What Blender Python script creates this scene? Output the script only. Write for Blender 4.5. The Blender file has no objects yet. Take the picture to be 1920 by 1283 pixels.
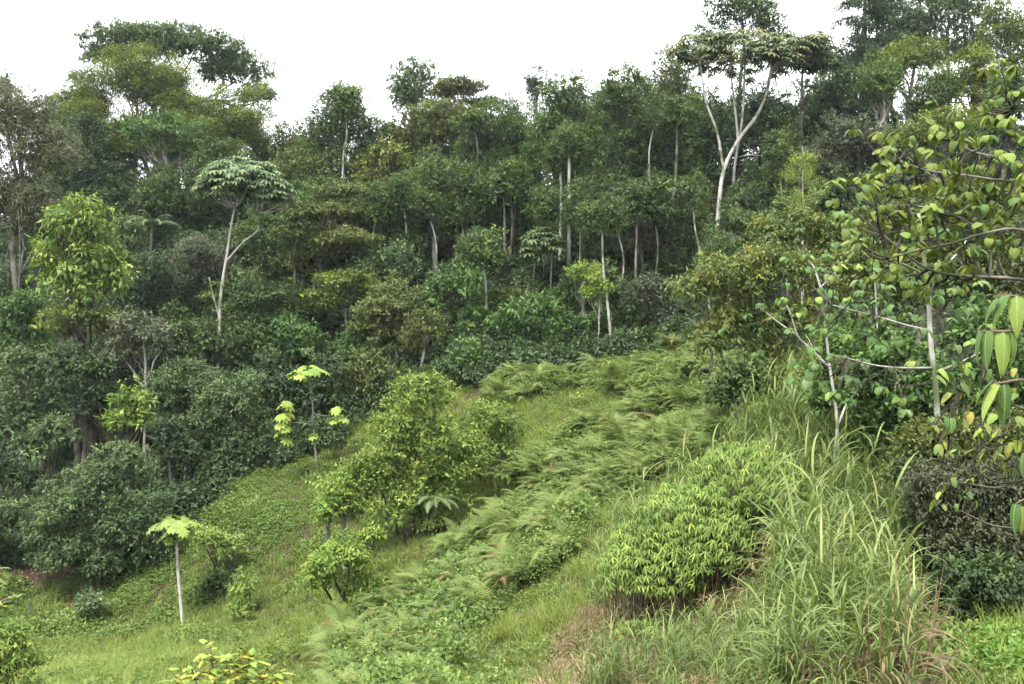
import bpy, math
import numpy as np
from mathutils import Matrix, Vector, Euler

# ------------------------------------------------------------------ camera, sky, sun, exposure
S = bpy.context.scene
COL = S.collection
F = 1844.0                      # focal length in photograph pixels (1920 wide)
CX, CY = 960.0, 641.5
cam_d = bpy.data.cameras.new('camera'); cam = bpy.data.objects.new('camera', cam_d); COL.objects.link(cam)
cam.location = (0, 0, 0); cam.rotation_euler = (math.radians(90), 0, 0)
cam_d.sensor_width = 36.0; cam_d.lens = 36.0 * F / 1920.0
cam_d.clip_start = 0.1; cam_d.clip_end = 3000
S.camera = cam

SUN_EL, SUN_AZ = math.radians(62), math.radians(215)   # azimuth clockwise from +Y
W = bpy.data.worlds.new('World'); S.world = W; W.use_nodes = True
wn, wl = W.node_tree.nodes, W.node_tree.links
for n in list(wn): wn.remove(n)
wo = wn.new('ShaderNodeOutputWorld')
sky = wn.new('ShaderNodeTexSky'); sky.sky_type = 'NISHITA'; sky.sun_disc = False
sky.sun_elevation = SUN_EL; sky.sun_rotation = SUN_AZ; sky.dust_density = 3.0
b1 = wn.new('ShaderNodeBackground'); b1.inputs['Strength'].default_value = 0.12
b2 = wn.new('ShaderNodeBackground'); b2.inputs['Color'].default_value = (0.97, 0.985, 1.0, 1); b2.inputs['Strength'].default_value = 0.7
wt = wn.new('ShaderNodeTexCoord'); wz = wn.new('ShaderNodeTexNoise'); wz.inputs['Scale'].default_value = 2.2; wz.inputs['Detail'].default_value = 5
wr = wn.new('ShaderNodeMapRange'); wr.inputs['From Min'].default_value = 0.3; wr.inputs['From Max'].default_value = 0.7
wr.inputs['To Min'].default_value = 0.86; wr.inputs['To Max'].default_value = 1.0
wm = wn.new('ShaderNodeMixShader')
wl.new(sky.outputs[0], b1.inputs['Color']); wl.new(wt.outputs['Generated'], wz.inputs['Vector']); wl.new(wz.outputs['Fac'], wr.inputs['Value'])
wl.new(wr.outputs[0], wm.inputs[0]); wl.new(b1.outputs[0], wm.inputs[1]); wl.new(b2.outputs[0], wm.inputs[2]); wl.new(wm.outputs[0], wo.inputs['Surface'])

sl = bpy.data.lights.new('sun', 'SUN'); sl.energy = 1.5; sl.angle = math.radians(12); sl.color = (1.0, 0.965, 0.91)
so = bpy.data.objects.new('sun', sl); COL.objects.link(so)
sd = Vector((math.sin(SUN_AZ) * math.cos(SUN_EL), math.cos(SUN_AZ) * math.cos(SUN_EL), math.sin(SUN_EL)))
so.rotation_euler = sd.to_track_quat('Z', 'Y').to_euler(); so.location = (0, 0, 80)

S.view_settings.view_transform = 'Standard'; S.view_settings.look = 'None'
S.view_settings.gamma = 1.0; S.view_settings.use_curve_mapping = False
S.view_settings.exposure = 2.42
S.cycles.max_bounces = 4; S.cycles.diffuse_bounces = 3; S.cycles.glossy_bounces = 2
S.cycles.transmission_bounces = 2; S.cycles.transparent_max_bounces = 4
S.cycles.use_adaptive_sampling = True; S.cycles.adaptive_threshold = 0.03
S.cycles.caustics_reflective = False; S.cycles.caustics_refractive = False

# ------------------------------------------------------------------ small tools
R = np.random.default_rng(11)
def nrm(v): return v / np.maximum(np.linalg.norm(v, axis=-1, keepdims=True), 1e-9)
def rdir(n): return nrm(R.normal(size=(n, 3)))
def P(px, py, d): return np.array([(px - CX) / F * d, d, (CY - py) / F * d])

def mat_base(name):
    m = bpy.data.materials.new(name); m.use_nodes = True
    nt = m.node_tree
    for n in list(nt.nodes): nt.nodes.remove(n)
    o = nt.nodes.new('ShaderNodeOutputMaterial')
    return m, nt.nodes, nt.links, o

def leaf_mat(name, stops, src='tint', trans=0.24, rough=0.6, wave=0.35, spec=0.2):
    """stops: [(pos, (r,g,b))] leaf colours from old to young; src: 'tint' (per leaf), 'random' (per object), 'noise'"""
    m, N, L, o = mat_base(name)
    if src == 'random':
        a = N.new('ShaderNodeObjectInfo'); mr = N.new('ShaderNodeMapRange'); mr.inputs['To Min'].default_value = .3; mr.inputs['To Max'].default_value = .78; L.new(a.outputs['Random'], mr.inputs['Value']); fac = mr.outputs[0]
    else:
        a = N.new('ShaderNodeAttribute'); a.attribute_name = 'tint'; fac = a.outputs['Fac']
    g = N.new('ShaderNodeNewGeometry'); nz = N.new('ShaderNodeTexNoise')
    nz.inputs['Scale'].default_value = wave; nz.inputs['Detail'].default_value = 3
    L.new(g.outputs['Position'], nz.inputs['Vector'])
    ad = N.new('ShaderNodeMath'); ad.operation = 'MULTIPLY_ADD'; ad.inputs[1].default_value = 0.5
    L.new(nz.outputs['Fac'], ad.inputs[0]); L.new(fac, ad.inputs[2])
    sb = N.new('ShaderNodeMath'); sb.operation = 'SUBTRACT'; sb.inputs[1].default_value = 0.25; sb.use_clamp = True
    L.new(ad.outputs[0], sb.inputs[0])
    r = N.new('ShaderNodeValToRGB'); e = r.color_ramp.elements
    while len(e) > 1: e.remove(e[-1])
    e[0].position = stops[0][0]; e[0].color = (*stops[0][1], 1)
    for p_, c_ in stops[1:]:
        q = e.new(p_); q.color = (*c_, 1)
    L.new(sb.outputs[0], r.inputs[0])
    b = N.new('ShaderNodeBsdfPrincipled'); b.inputs['Roughness'].default_value = rough
    b.inputs['Specular IOR Level'].default_value = spec
    L.new(r.outputs[0], b.inputs['Base Color'])
    colr = r.outputs[0]
    if src == 'random':
        tc = N.new('ShaderNodeTexCoord'); sx = N.new('ShaderNodeSeparateXYZ'); L.new(tc.outputs['Object'], sx.inputs[0])
        ab = N.new('ShaderNodeMath'); ab.operation = 'ABSOLUTE'; L.new(sx.outputs['Y'], ab.inputs[0])
        m1 = N.new('ShaderNodeMath'); m1.operation = 'MULTIPLY'; m1.inputs[1].default_value = -62; L.new(ab.outputs[0], m1.inputs[0])
        m2 = N.new('ShaderNodeMath'); m2.operation = 'MULTIPLY_ADD'; m2.inputs[1].default_value = 70; L.new(sx.outputs['X'], m2.inputs[0]); L.new(m1.outputs[0], m2.inputs[2])
        sn = N.new('ShaderNodeMath'); sn.operation = 'SINE'; L.new(m2.outputs[0], sn.inputs[0])
        bu = N.new('ShaderNodeBump'); bu.inputs['Strength'].default_value = .12; bu.inputs['Distance'].default_value = .008; L.new(sn.outputs[0], bu.inputs['Height']); L.new(bu.outputs[0], b.inputs['Normal'])
        lt = N.new('ShaderNodeMath'); lt.operation = 'LESS_THAN'; lt.inputs[1].default_value = .014; L.new(ab.outputs[0], lt.inputs[0])
        l2 = N.new('ShaderNodeMath'); l2.operation = 'MULTIPLY'; l2.inputs[1].default_value = .45; L.new(lt.outputs[0], l2.inputs[0])
        mv = N.new('ShaderNodeMixRGB'); mv.inputs[2].default_value = (.3, .34, .14, 1); L.new(l2.outputs[0], mv.inputs[0]); L.new(r.outputs[0], mv.inputs[1])
        nb = N.new('ShaderNodeTexNoise'); nb.inputs['Scale'].default_value = 14; nb.inputs['Detail'].default_value = 4; L.new(g.outputs['Position'], nb.inputs['Vector'])
        mb_ = N.new('ShaderNodeMapRange'); mb_.inputs['From Min'].default_value = .62; mb_.inputs['From Max'].default_value = .72; mb_.inputs['To Max'].default_value = .75; L.new(nb.outputs['Fac'], mb_.inputs['Value'])
        m4 = N.new('ShaderNodeMixRGB'); m4.inputs[2].default_value = (.13, .075, .03, 1); L.new(mb_.outputs[0], m4.inputs[0]); L.new(mv.outputs[0], m4.inputs[1]); colr = m4.outputs[0]
        L.new(colr, b.inputs['Base Color'])
    t = N.new('ShaderNodeBsdfTranslucent')
    hs = N.new('ShaderNodeHueSaturation'); hs.inputs['Hue'].default_value = 0.485; hs.inputs['Saturation'].default_value = 1.1; hs.inputs['Value'].default_value = 1.35
    L.new(colr, hs.inputs['Color']); L.new(hs.outputs[0], t.inputs['Color'])
    mx = N.new('ShaderNodeMixShader'); mx.inputs[0].default_value = trans
    L.new(b.outputs[0], mx.inputs[1]); L.new(t.outputs[0], mx.inputs[2]); L.new(mx.outputs[0], o.inputs['Surface'])
    return m

def bark_mat(name, c1, c2, scale=3.0, rough=0.85):
    m, N, L, o = mat_base(name)
    g = N.new('ShaderNodeNewGeometry'); mp = N.new('ShaderNodeMapping'); mp.inputs['Scale'].default_value = (1, 1, 0.35)
    nz = N.new('ShaderNodeTexNoise'); nz.inputs['Scale'].default_value = scale; nz.inputs['Detail'].default_value = 6; nz.inputs['Roughness'].default_value = 0.7
    L.new(g.outputs['Position'], mp.inputs['Vector']); L.new(mp.outputs[0], nz.inputs['Vector'])
    r = N.new('ShaderNodeValToRGB'); e = r.color_ramp.elements
    e[0].position = 0.36; e[0].color = (*c1, 1); e[1].position = 0.64; e[1].color = (*c2, 1)
    L.new(nz.outputs['Fac'], r.inputs[0])
    n3 = N.new('ShaderNodeTexNoise'); n3.inputs['Scale'].default_value = 0.9; n3.inputs['Detail'].default_value = 4; L.new(g.outputs['Position'], n3.inputs['Vector'])
    rm = N.new('ShaderNodeMapRange'); rm.inputs['From Min'].default_value = .5; rm.inputs['From Max'].default_value = .62; L.new(n3.outputs['Fac'], rm.inputs['Value'])
    mo = N.new('ShaderNodeMixRGB'); mo.inputs[2].default_value = (c1[0] * .55, c1[1] * .68, c1[2] * .4, 1); L.new(rm.outputs[0], mo.inputs[0]); L.new(r.outputs[0], mo.inputs[1])
    b = N.new('ShaderNodeBsdfPrincipled'); b.inputs['Roughness'].default_value = rough; b.inputs['Specular IOR Level'].default_value = 0.15
    bp = N.new('ShaderNodeBump'); bp.inputs['Strength'].default_value = 0.5; bp.inputs['Distance'].default_value = 0.03
    L.new(nz.outputs['Fac'], bp.inputs['Height']); L.new(bp.outputs[0], b.inputs['Normal'])
    L.new(mo.outputs[0], b.inputs['Base Color']); L.new(b.outputs[0], o.inputs['Surface'])
    return m

TRIS = [0]
class MB:
    """collects polygons with one tint per face"""
    def __init__(s): s.v = []; s.q = []; s.t = []; s.qt = []; s.tt = []; s.n = 0
    def add(s, v, quads=None, tris=None, qt=None, tt=None):
        v = np.asarray(v, float).reshape(-1, 3)
        if quads is not None and len(quads):
            quads = np.asarray(quads).reshape(-1, 4); s.q.append(quads + s.n)
            s.qt.append(np.full(len(quads), 0.5) if qt is None else np.broadcast_to(qt, (len(quads),)))
        if tris is not None and len(tris):
            tris = np.asarray(tris).reshape(-1, 3); s.t.append(tris + s.n)
            s.tt.append(np.full(len(tris), 0.5) if tt is None else np.broadcast_to(tt, (len(tris),)))
        s.v.append(v); s.n += len(v)
    def arrays(s):
        v = np.concatenate(s.v) if s.v else np.zeros((0, 3))
        q = np.concatenate(s.q) if s.q else np.zeros((0, 4), int)
        t = np.concatenate(s.t) if s.t else np.zeros((0, 3), int)
        qt = np.concatenate(s.qt) if s.qt else np.zeros(0); tt = np.concatenate(s.tt) if s.tt else np.zeros(0)
        return v, q, t, qt, tt
    def mesh(s, name, mat, origin=(0, 0, 0), smooth=False):
        v, q, t, qt, tt = s.arrays()
        me = bpy.data.meshes.new(name)
        nq, ntr = len(q), len(t)
        me.vertices.add(len(v)); me.vertices.foreach_set('co', (v - np.asarray(origin)).astype(np.float32).ravel())
        me.loops.add(nq * 4 + ntr * 3); me.loops.foreach_set('vertex_index', np.concatenate([q.ravel(), t.ravel()]).astype(np.int32))
        me.polygons.add(nq + ntr)
        me.polygons.foreach_set('loop_start', np.concatenate([np.arange(nq) * 4, nq * 4 + np.arange(ntr) * 3]).astype(np.int32))
        if smooth: me.polygons.foreach_set('use_smooth', np.ones(nq + ntr, bool))
        me.update(calc_edges=True)
        a = me.attributes.new('tint', 'FLOAT', 'FACE'); a.data.foreach_set('value', np.concatenate([qt, tt]).astype(np.float32))
        if mat: me.materials.append(mat)
        TRIS[0] += nq * 2 + ntr
        return me
    def obj(s, name, mat, parent=None, origin=(0, 0, 0), smooth=False, kind=None):
        o = bpy.data.objects.new(name, s.mesh(name, mat, origin, smooth)); COL.objects.link(o)
        if parent is not None: o.parent = parent
        else: o.location = origin
        if kind: o['kind'] = kind
        return o

def thing(name, label, cat, base, group=None):
    o = bpy.data.objects.new(name, None); COL.objects.link(o); o.location = base
    o.empty_display_size = 0.3
    o['label'] = label; o['category'] = cat
    if group: o['group'] = group
    return o
def place(name, me, parent, base, loc, rot, sc):
    o = bpy.data.objects.new(name, me); COL.objects.link(o); o.parent = parent
    o.location = Vector(np.asarray(loc, float) - np.asarray(base, float)); o.rotation_euler = rot
    o.scale = (sc, sc, sc) if np.isscalar(sc) else sc
    return o

def leaves3(mb, p, d, n, L, Wd, tint):
    """small far leaves: one triangle each"""
    d = nrm(d); n = nrm(n - (n * d).sum(-1, keepdims=True) * d); s = np.cross(d, n); L = L[:, None]; Wd = Wd[:, None]
    v = np.stack([p + s * Wd * .55 + d * L * .15, p + d * L * 1.05 - n * L * .1, p - s * Wd * .55 + d * L * .22], 1)
    mb.add(v, tris=np.arange(len(p) * 3).reshape(-1, 3), tt=tint)

def leaves(mb, p, d, n, L, Wd, tint, fold=0.18, droop=0.12):
    """rhombic leaves: base, two sides, tip"""
    d = nrm(d); n = nrm(n - (n * d).sum(-1, keepdims=True) * d); s = np.cross(d, n)
    L = L[:, None]; Wd = Wd[:, None]
    mid = p + d * L * 0.48
    v = np.stack([p, mid + s * Wd * 0.5 + n * Wd * fold, p + d * L - n * L * droop, mid - s * Wd * 0.5 + n * Wd * fold], 1)
    k = len(p); idx = np.arange(k)[:, None] * 4 + np.array([0, 1, 2, 3])
    mb.add(v, quads=idx, qt=tint)

def ribbons(mb, p, d, n, L, Wd, bend, seg, tint, prof=None, shift=0.0):
    """bent strips: start p, direction d, face normal n, bending towards -n by the total angle bend"""
    k = len(p); d = nrm(d); n = nrm(n - (n * d).sum(-1, keepdims=True) * d); s = np.cross(d, n)
    prof = prof if prof is not None else np.linspace(1, 0.05, seg + 1)
    pos = np.array(p, float); rows = []
    for i in range(seg + 1):
        w = (Wd * prof[i] * 0.5)[:, None]
        rows.append(np.stack([pos - s * w, pos + s * w], 1))
        a = (bend * (i + 0.5) / seg)[:, None]
        pos = pos + (d * np.cos(a) - n * np.sin(a)) * (L / seg)[:, None]
    v = np.stack(rows, 1)                                      # k, seg+1, 2, 3
    b = np.arange(k)[:, None, None] * (2 * (seg + 1)) + (np.arange(seg) * 2)[None, :, None] + np.array([0, 1, 3, 2])
    mb.add(v, quads=b.reshape(-1, 4), qt=np.repeat(tint, seg))

def tube(mb, pts, rad, sides=6, tint=0.5):
    pts = np.asarray(pts, float); rad = np.asarray(rad, float); k = len(pts)
    tg = nrm(np.gradient(pts, axis=0)); ref = np.array([0.3, 1, 0.1]) if abs(tg[0, 1]) < 0.8 else np.array([1, 0, 0.2])
    u = nrm(np.cross(tg, ref)); w = np.cross(tg, u)
    a = np.arange(sides) / sides * 2 * np.pi
    v = pts[:, None] + rad[:, None, None] * (u[:, None] * np.cos(a)[None, :, None] + w[:, None] * np.sin(a)[None, :, None])
    i = np.arange(k - 1)[:, None] * sides; j = np.arange(sides); j2 = (j + 1) % sides
    q = np.stack([i + j, i + j2, i + sides + j2, i + sides + j], -1)
    mb.add(v, quads=q, qt=tint)

def curve(a, b, sag=0.0, wob=0.0, n=5, up=0.0):
    a = np.asarray(a, float); b = np.asarray(b, float); t = np.linspace(0, 1, n)[:, None]
    p = a + (b - a) * t
    p[:, 2] += (4 * t[:, 0] * (1 - t[:, 0])) * (-sag) + up * (t[:, 0] ** 2 - t[:, 0])
    ln = np.linalg.norm(b - a)
    if wob: p[1:-1] += R.normal(size=(n - 2, 3)) * wob * ln
    return p
def smooth_path(pts, n=4):
    pts = np.asarray(pts, float); out = []
    ext = np.concatenate([[2 * pts[0] - pts[1]], pts, [2 * pts[-1] - pts[-2]]])
    for i in range(len(pts) - 1):
        p0, p1, p2, p3 = ext[i:i + 4]
        for t in np.arange(n) / n:
            out.append(0.5 * (2 * p1 + (p2 - p0) * t + (2 * p0 - 5 * p1 + 4 * p2 - p3) * t * t + (3 * p1 - p0 - 3 * p2 + p3) * t ** 3))
    out.append(pts[-1]); return np.array(out)

def stamp(mb, proto, loc, mats, tint):
    """copies of a prototype MB: loc (k,3), mats (k,3,3) with scale inside, tint (k,)"""
    v, q, t, qt, tt = proto.arrays(); k = len(loc); nv = len(v)
    vv = np.einsum('kij,nj->kni', mats, v) + loc[:, None]
    off = np.arange(k)[:, None, None] * nv
    mb.add(vv, quads=(q[None] + off).reshape(-1, 4) if len(q) else None, tris=(t[None] + off).reshape(-1, 3) if len(t) else None,
           qt=np.clip(np.add.outer(tint, qt - 0.5).ravel(), 0, 1), tt=np.clip(np.add.outer(tint, tt - 0.5).ravel(), 0, 1))
def frames(x, z, s):
    """matrices whose local +X runs along x and whose local +Z is near z, scaled by s"""
    x = nrm(x); z = nrm(z - (z * x).sum(-1, keepdims=True) * x); y = np.cross(z, x)
    return np.stack([x, y, z], -1) * np.asarray(s)[:, None, None]

# ------------------------------------------------------------------ terrain
CTRL = [(1850, 1275, 17), (1300, 1300, 21), (1000, 1290, 25), (650, 1290, 31), (300, 1290, 37), (0, 1290, 40), (-300, 1290, 42),
        (340, 1178, 48), (100, 1180, 50), (0, 1085, 55), (-300, 1090, 56), (200, 1075, 55), (450, 950, 56.5), (600, 908, 57), (650, 1190, 40), (850, 1150, 36),
        (1000, 1010, 42), (880, 1000, 45), (900, 880, 52), (950, 722, 63), (1150, 690, 65), (1300, 655, 66), (1250, 800, 52), (1200, 905, 43), (1400, 800, 45),
        (1500, 835, 38), (1500, 1055, 28), (1150, 1100, 32), (1500, 660, 58), (1700, 1170, 20.5), (1900, 1195, 19), (1900, 1040, 24), (1900, 720, 40), (1900, 560, 60), (2200, 900, 25), (2200, 600, 50),
        (0, 930, 70), (300, 850, 66), (300, 650, 80), (0, 620, 90), (600, 650, 76), (600, 460, 95), (900, 560, 80), (1000, 410, 98),
        (1300, 510, 82), (1300, 350, 105), (1700, 480, 75), (1700, 300, 100), (1900, 260, 105), (2200, 240, 105), (0, 420, 120), (300, 410, 115), (-300, 420, 120), (-300, 620, 90)]
cw = np.array([P(*c) for c in CTRL])
far = [(x, y, z) for x, y, z in ((-60, 0, -4), (-20, 2, -3.0), (0, 0, -1.9), (20, 2, -2.2), (60, 0, 2), (-8, 12, -6.5), (6, 10, -4.6), (14, 10, -3.6), (-20, 20, -10),
       (-120, 60, -6), (-160, 140, 14), (-60, 165, 12), (0, 160, 12), (60, 165, 18), (140, 140, 24), (110, 60, 14),
       (-400, -200, -10), (400, -200, 5), (0, -300, 0), (-400, 200, 8), (400, 200, 20), (-300, 500, 0), (300, 500, 6), (0, 550, 0))]
cw = np.concatenate([cw, np.array(far, float)])
def _phi(r2): return 0.5 * r2 * np.log(r2 + 1e-9)
cxy = cw[:, :2] / 50.0
_K = _phi(((cxy[:, None] - cxy[None]) ** 2).sum(-1)) + np.eye(len(cxy)) * 0.0006
_Q = np.concatenate([np.ones((len(cxy), 1)), cxy], 1)
_A = np.block([[_K, _Q], [_Q.T, np.zeros((3, 3))]])
_c = np.linalg.solve(_A, np.concatenate([cw[:, 2], np.zeros(3)]))
_bd = [(R.uniform(0, 6.28), R.uniform(0, 6.28), s, a) for s, a in ((0.35, .18), (0.5, .14), (0.8, .1), (1.3, .07), (1.9, .045), (0.27, .2), (2.6, .03))]
def H(x, y):
    x = np.asarray(x, float); y = np.asarray(y, float); q = np.stack([x.ravel(), y.ravel()], -1) / 50.0; out = np.zeros(len(q))
    for s in range(0, len(q), 20000):
        qq = q[s:s + 20000]
        out[s:s + 20000] = _phi(((qq[:, None] - cxy[None]) ** 2).sum(-1)) @ _c[:len(cxy)] + _c[-3] + qq @ _c[-2:]
    out = out.reshape(x.shape)
    for a, ph, s, am in _bd:
        out = out + am * np.sin((x * math.cos(a) + y * math.sin(a)) * s + ph + 1.3 * np.sin(s * 0.6 * (x * math.sin(a) - y * math.cos(a)) + ph * 2))
    return out
_dd = np.arange(6, 220, 0.25)
def G(px, py):
    """ground point seen at a photograph pixel"""
    x = (px - CX) / F * _dd; z = (CY - py) / F * _dd; h = H(x, _dd)
    i = np.argmax(h > z) if (h > z).any() else len(_dd) - 1
    return np.array([x[i], _dd[i], h[i]])
def zone(pts): return np.array([G(*p)[:2] for p in pts])
def inpoly(x, y, poly):
    c = np.zeros(len(x), bool); j = len(poly) - 1
    for i in range(len(poly)):
        xi, yi = poly[i]; xj, yj = poly[j]
        c ^= ((yi > y) != (yj > y)) & (x < (xj - xi) * (y - yi) / (yj - yi + 1e-12) + xi); j = i
    return c
def sample(poly, dens):
    lo, hi = poly.min(0), poly.max(0); n = int((hi - lo).prod() * dens)
    xy = lo + R.random((n, 2)) * (hi - lo); m = inpoly(xy[:, 0], xy[:, 1], poly); return xy[m]

ax = np.concatenate([np.arange(-420, -70, 14), np.arange(-70, -35, 2.0), np.arange(-35, 40, 0.6), np.arange(40, 90, 2.0), np.arange(90, 430, 14)])
ay = np.concatenate([np.arange(-320, -10, 14), np.arange(-10, 14, 2.0), np.arange(14, 75, 0.6), np.arange(75, 140, 2.0), np.arange(140, 620, 14)])
gx, gy = np.meshgrid(ax, ay); gz = H(gx, gy)
mb = MB(); nx, ny = len(ax), len(ay)
qi = (np.arange(ny - 1)[:, None] * nx + np.arange(nx - 1)[None]).ravel()
mb.add(np.stack([gx, gy, gz], -1), quads=np.stack([qi, qi + 1, qi + nx + 1, qi + nx], -1))
m, N, L, o = mat_base('soil_and_litter')
g = N.new('ShaderNodeNewGeometry'); nz = N.new('ShaderNodeTexNoise'); nz.inputs['Scale'].default_value = 0.25; nz.inputs['Detail'].default_value = 8
n2 = N.new('ShaderNodeTexNoise'); n2.inputs['Scale'].default_value = 6.0; n2.inputs['Detail'].default_value = 6
L.new(g.outputs['Position'], nz.inputs['Vector']); L.new(g.outputs['Position'], n2.inputs['Vector'])
r1 = N.new('ShaderNodeValToRGB'); e = r1.color_ramp.elements
e[0].position = 0.4; e[0].color = (0.05, 0.062, 0.022, 1); e[1].position = 0.74; e[1].color = (0.085, 0.052, 0.034, 1)
r2 = N.new('ShaderNodeValToRGB'); e = r2.color_ramp.elements
e[0].position = 0.3; e[0].color = (0.4, 0.4, 0.4, 1); e[1].position = 0.7; e[1].color = (1, 1, 1, 1)
mxx = N.new('ShaderNodeMixRGB'); mxx.blend_type = 'MULTIPLY'; mxx.inputs[0].default_value = 1
sb_ = G(75, 1088); vd = N.new('ShaderNodeVectorMath'); vd.operation = 'DISTANCE'; vd.inputs[1].default_value = tuple(sb_); L.new(g.outputs['Position'], vd.inputs[0])
vn = N.new('ShaderNodeMath'); vn.operation = 'MULTIPLY_ADD'; vn.inputs[1].default_value = 4.0; L.new(nz.outputs['Fac'], vn.inputs[0]); L.new(vd.outputs['Value'], vn.inputs[2])
vm = N.new('ShaderNodeMapRange'); vm.inputs['From Min'].default_value = 3.6; vm.inputs['From Max'].default_value = 4.8; vm.inputs['To Min'].default_value = 1; vm.inputs['To Max'].default_value = 0; L.new(vn.outputs[0], vm.inputs['Value'])
ms_ = N.new('ShaderNodeMixRGB'); ms_.inputs[2].default_value = (.075, .042, .03, 1); L.new(vm.outputs[0], ms_.inputs[0]); L.new(r1.outputs[0], ms_.inputs[1])
L.new(nz.outputs['Fac'], r1.inputs[0]); L.new(n2.outputs['Fac'], r2.inputs[0]); L.new(ms_.outputs[0], mxx.inputs[1]); L.new(r2.outputs[0], mxx.inputs[2])
bs = N.new('ShaderNodeBsdfPrincipled'); bs.inputs['Roughness'].default_value = 0.95; bs.inputs['Specular IOR Level'].default_value = 0.1
bp = N.new('ShaderNodeBump'); bp.inputs['Distance'].default_value = 0.1; L.new(n2.outputs['Fac'], bp.inputs['Height']); L.new(bp.outputs[0], bs.inputs['Normal'])
L.new(mxx.outputs[0], bs.inputs['Base Color']); L.new(bs.outputs[0], o.inputs['Surface'])
ground = mb.obj('ground', m, smooth=True, kind='structure')
ground['label'] = 'sloping hillside ground rising from the hollow to the wooded ridge'

# ------------------------------------------------------------------ leaf colours (linear albedo)
def pal(*cs):
    k = len(cs); return [(i / (k - 1), c) for i, c in enumerate(cs)]
PAL = {
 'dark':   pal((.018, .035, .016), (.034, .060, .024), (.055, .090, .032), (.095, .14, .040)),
 'mid':    pal((.025, .047, .016), (.051, .087, .026), (.085, .131, .038), (.15, .20, .048)),
 'green':  pal((.026, .060, .018), (.052, .106, .028), (.087, .155, .040), (.15, .22, .052)),
 'gold':   pal((.13, .16, .03), (.22, .25, .045), (.34, .34, .06), (.44, .38, .07)),
 'olive':  pal((.036, .052, .016), (.068, .090, .026), (.105, .130, .036), (.17, .19, .05)),
 'olivelime': pal((.04, .066, .016), (.080, .115, .024), (.13, .17, .032), (.21, .235, .042)),
 'lime':   pal((.06, .11, .022), (.115, .18, .036), (.18, .25, .052), (.28, .33, .075)),
 'limeyel': pal((.06, .115, .022), (.125, .205, .036), (.21, .29, .052), (.36, .35, .07)),
 'blue':   pal((.031, .056, .023), (.060, .096, .037), (.096, .142, .053), (.15, .20, .065)),
 'grey':   pal((.044, .056, .032), (.078, .094, .054), (.115, .132, .075), (.16, .172, .09)),
 'feather': pal((.050, .060, .034), (.088, .102, .052), (.130, .146, .070), (.17, .182, .09)),
 'pale':   pal((.05, .085, .042), (.088, .138, .064), (.135, .19, .085), (.20, .245, .10)),
 'orange': pal((.045, .075, .020), (.090, .125, .032), (.155, .175, .040), (.30, .23, .05)),
 'rust':   pal((.055, .082, .04), (.090, .122, .058), (.135, .16, .072), (.25, .19, .065)),
 'brown':  pal((.034, .038, .022), (.055, .062, .032), (.080, .090, .044), (.12, .12, .055)),
}
MAT = {k: leaf_mat('leaf_' + k, v) for k, v in PAL.items()}
MATR = {k: leaf_mat('leaf_each_' + k, PAL[k], src='random', wave=0.8) for k in ('blue', 'lime', 'green', 'limeyel', 'dark', 'orange', 'mid', 'pale', 'rust', 'gold', 'olivelime')}
BARK = {'grey': bark_mat('bark_grey', (.07, .062, .05), (.19, .175, .15)), 'dark': bark_mat('bark_dark', (.035, .03, .024), (.10, .09, .07)),
        'white': bark_mat('bark_white', (.20, .185, .165), (.42, .40, .36)), 'brown': bark_mat('bark_brown', (.07, .05, .035), (.16, .12, .09))}

# ------------------------------------------------------------------ prototypes of large leaves
def palmate(k=8, w=0.34, bend=1.1, tilt=0.25, seg=3, petiole=0.0, spread=2 * math.pi, w0=0.25):
    mb = MB(); a = (np.arange(k) / k) * spread + R.normal(size=k) * 0.08
    d = np.stack([np.cos(a), np.sin(a), np.full(k, tilt)], -1)
    n = np.tile([0, 0, 1.0], (k, 1))
    prof = np.interp(np.linspace(0, 1, seg + 1), [0, .3, .62, .85, 1], [w0, .75, 1, .72, .06])
    L = 1 + R.normal(size=k) * 0.08
    ribbons(mb, np.zeros((k, 3)), d, n, L, np.full(k, w), np.full(k, bend), seg, 0.5 + R.normal(size=k) * 0.05, prof)
    if petiole: tube(mb, [(-petiole * .6, 0, -petiole * .6), (-petiole * .25, 0, -petiole * .2), (0, 0, 0)], [.018, .015, .012], 3, 0.75)
    return mb
def broad_leaf(wid=0.8, seg=6, cup=0.25, bend=0.9, heart=0.16, lobes=0.0):
    """blade along +X from the petiole at the origin, five columns of vertices"""
    mb = MB(); t = np.linspace(0, 1, seg + 1); c = np.array([-1, -.55, 0, .55, 1])
    w = np.sin(np.pi * np.clip(t * 0.9 + 0.1, 0, 1) ** 0.62) ** 0.8 * wid * 0.5; w[-1] = 0.01
    if lobes: w = w * (1 + lobes * np.cos(t * 14))
    x = np.empty((seg + 1, 5)); y = np.empty_like(x); z = np.empty_like(x)
    for i in range(seg + 1):
        a = bend * t[i]
        xx = (math.sin(a) / bend if bend else t[i]); zz = -(1 - math.cos(a)) / bend if bend else 0
        x[i] = xx - heart * np.abs(c) * (1 - t[i]) ** 1.5; y[i] = c * w[i]; z[i] = zz - cup * (c ** 2) * w[i] + 0.05 * np.abs(np.abs(c) - .55)
    v = np.stack([x, y, z], -1); i = np.arange(seg)[:, None] * 5 + np.arange(4)[None]
    mb.add(v, quads=np.stack([i, i + 1, i + 6, i + 5], -1))
    return mb
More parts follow.
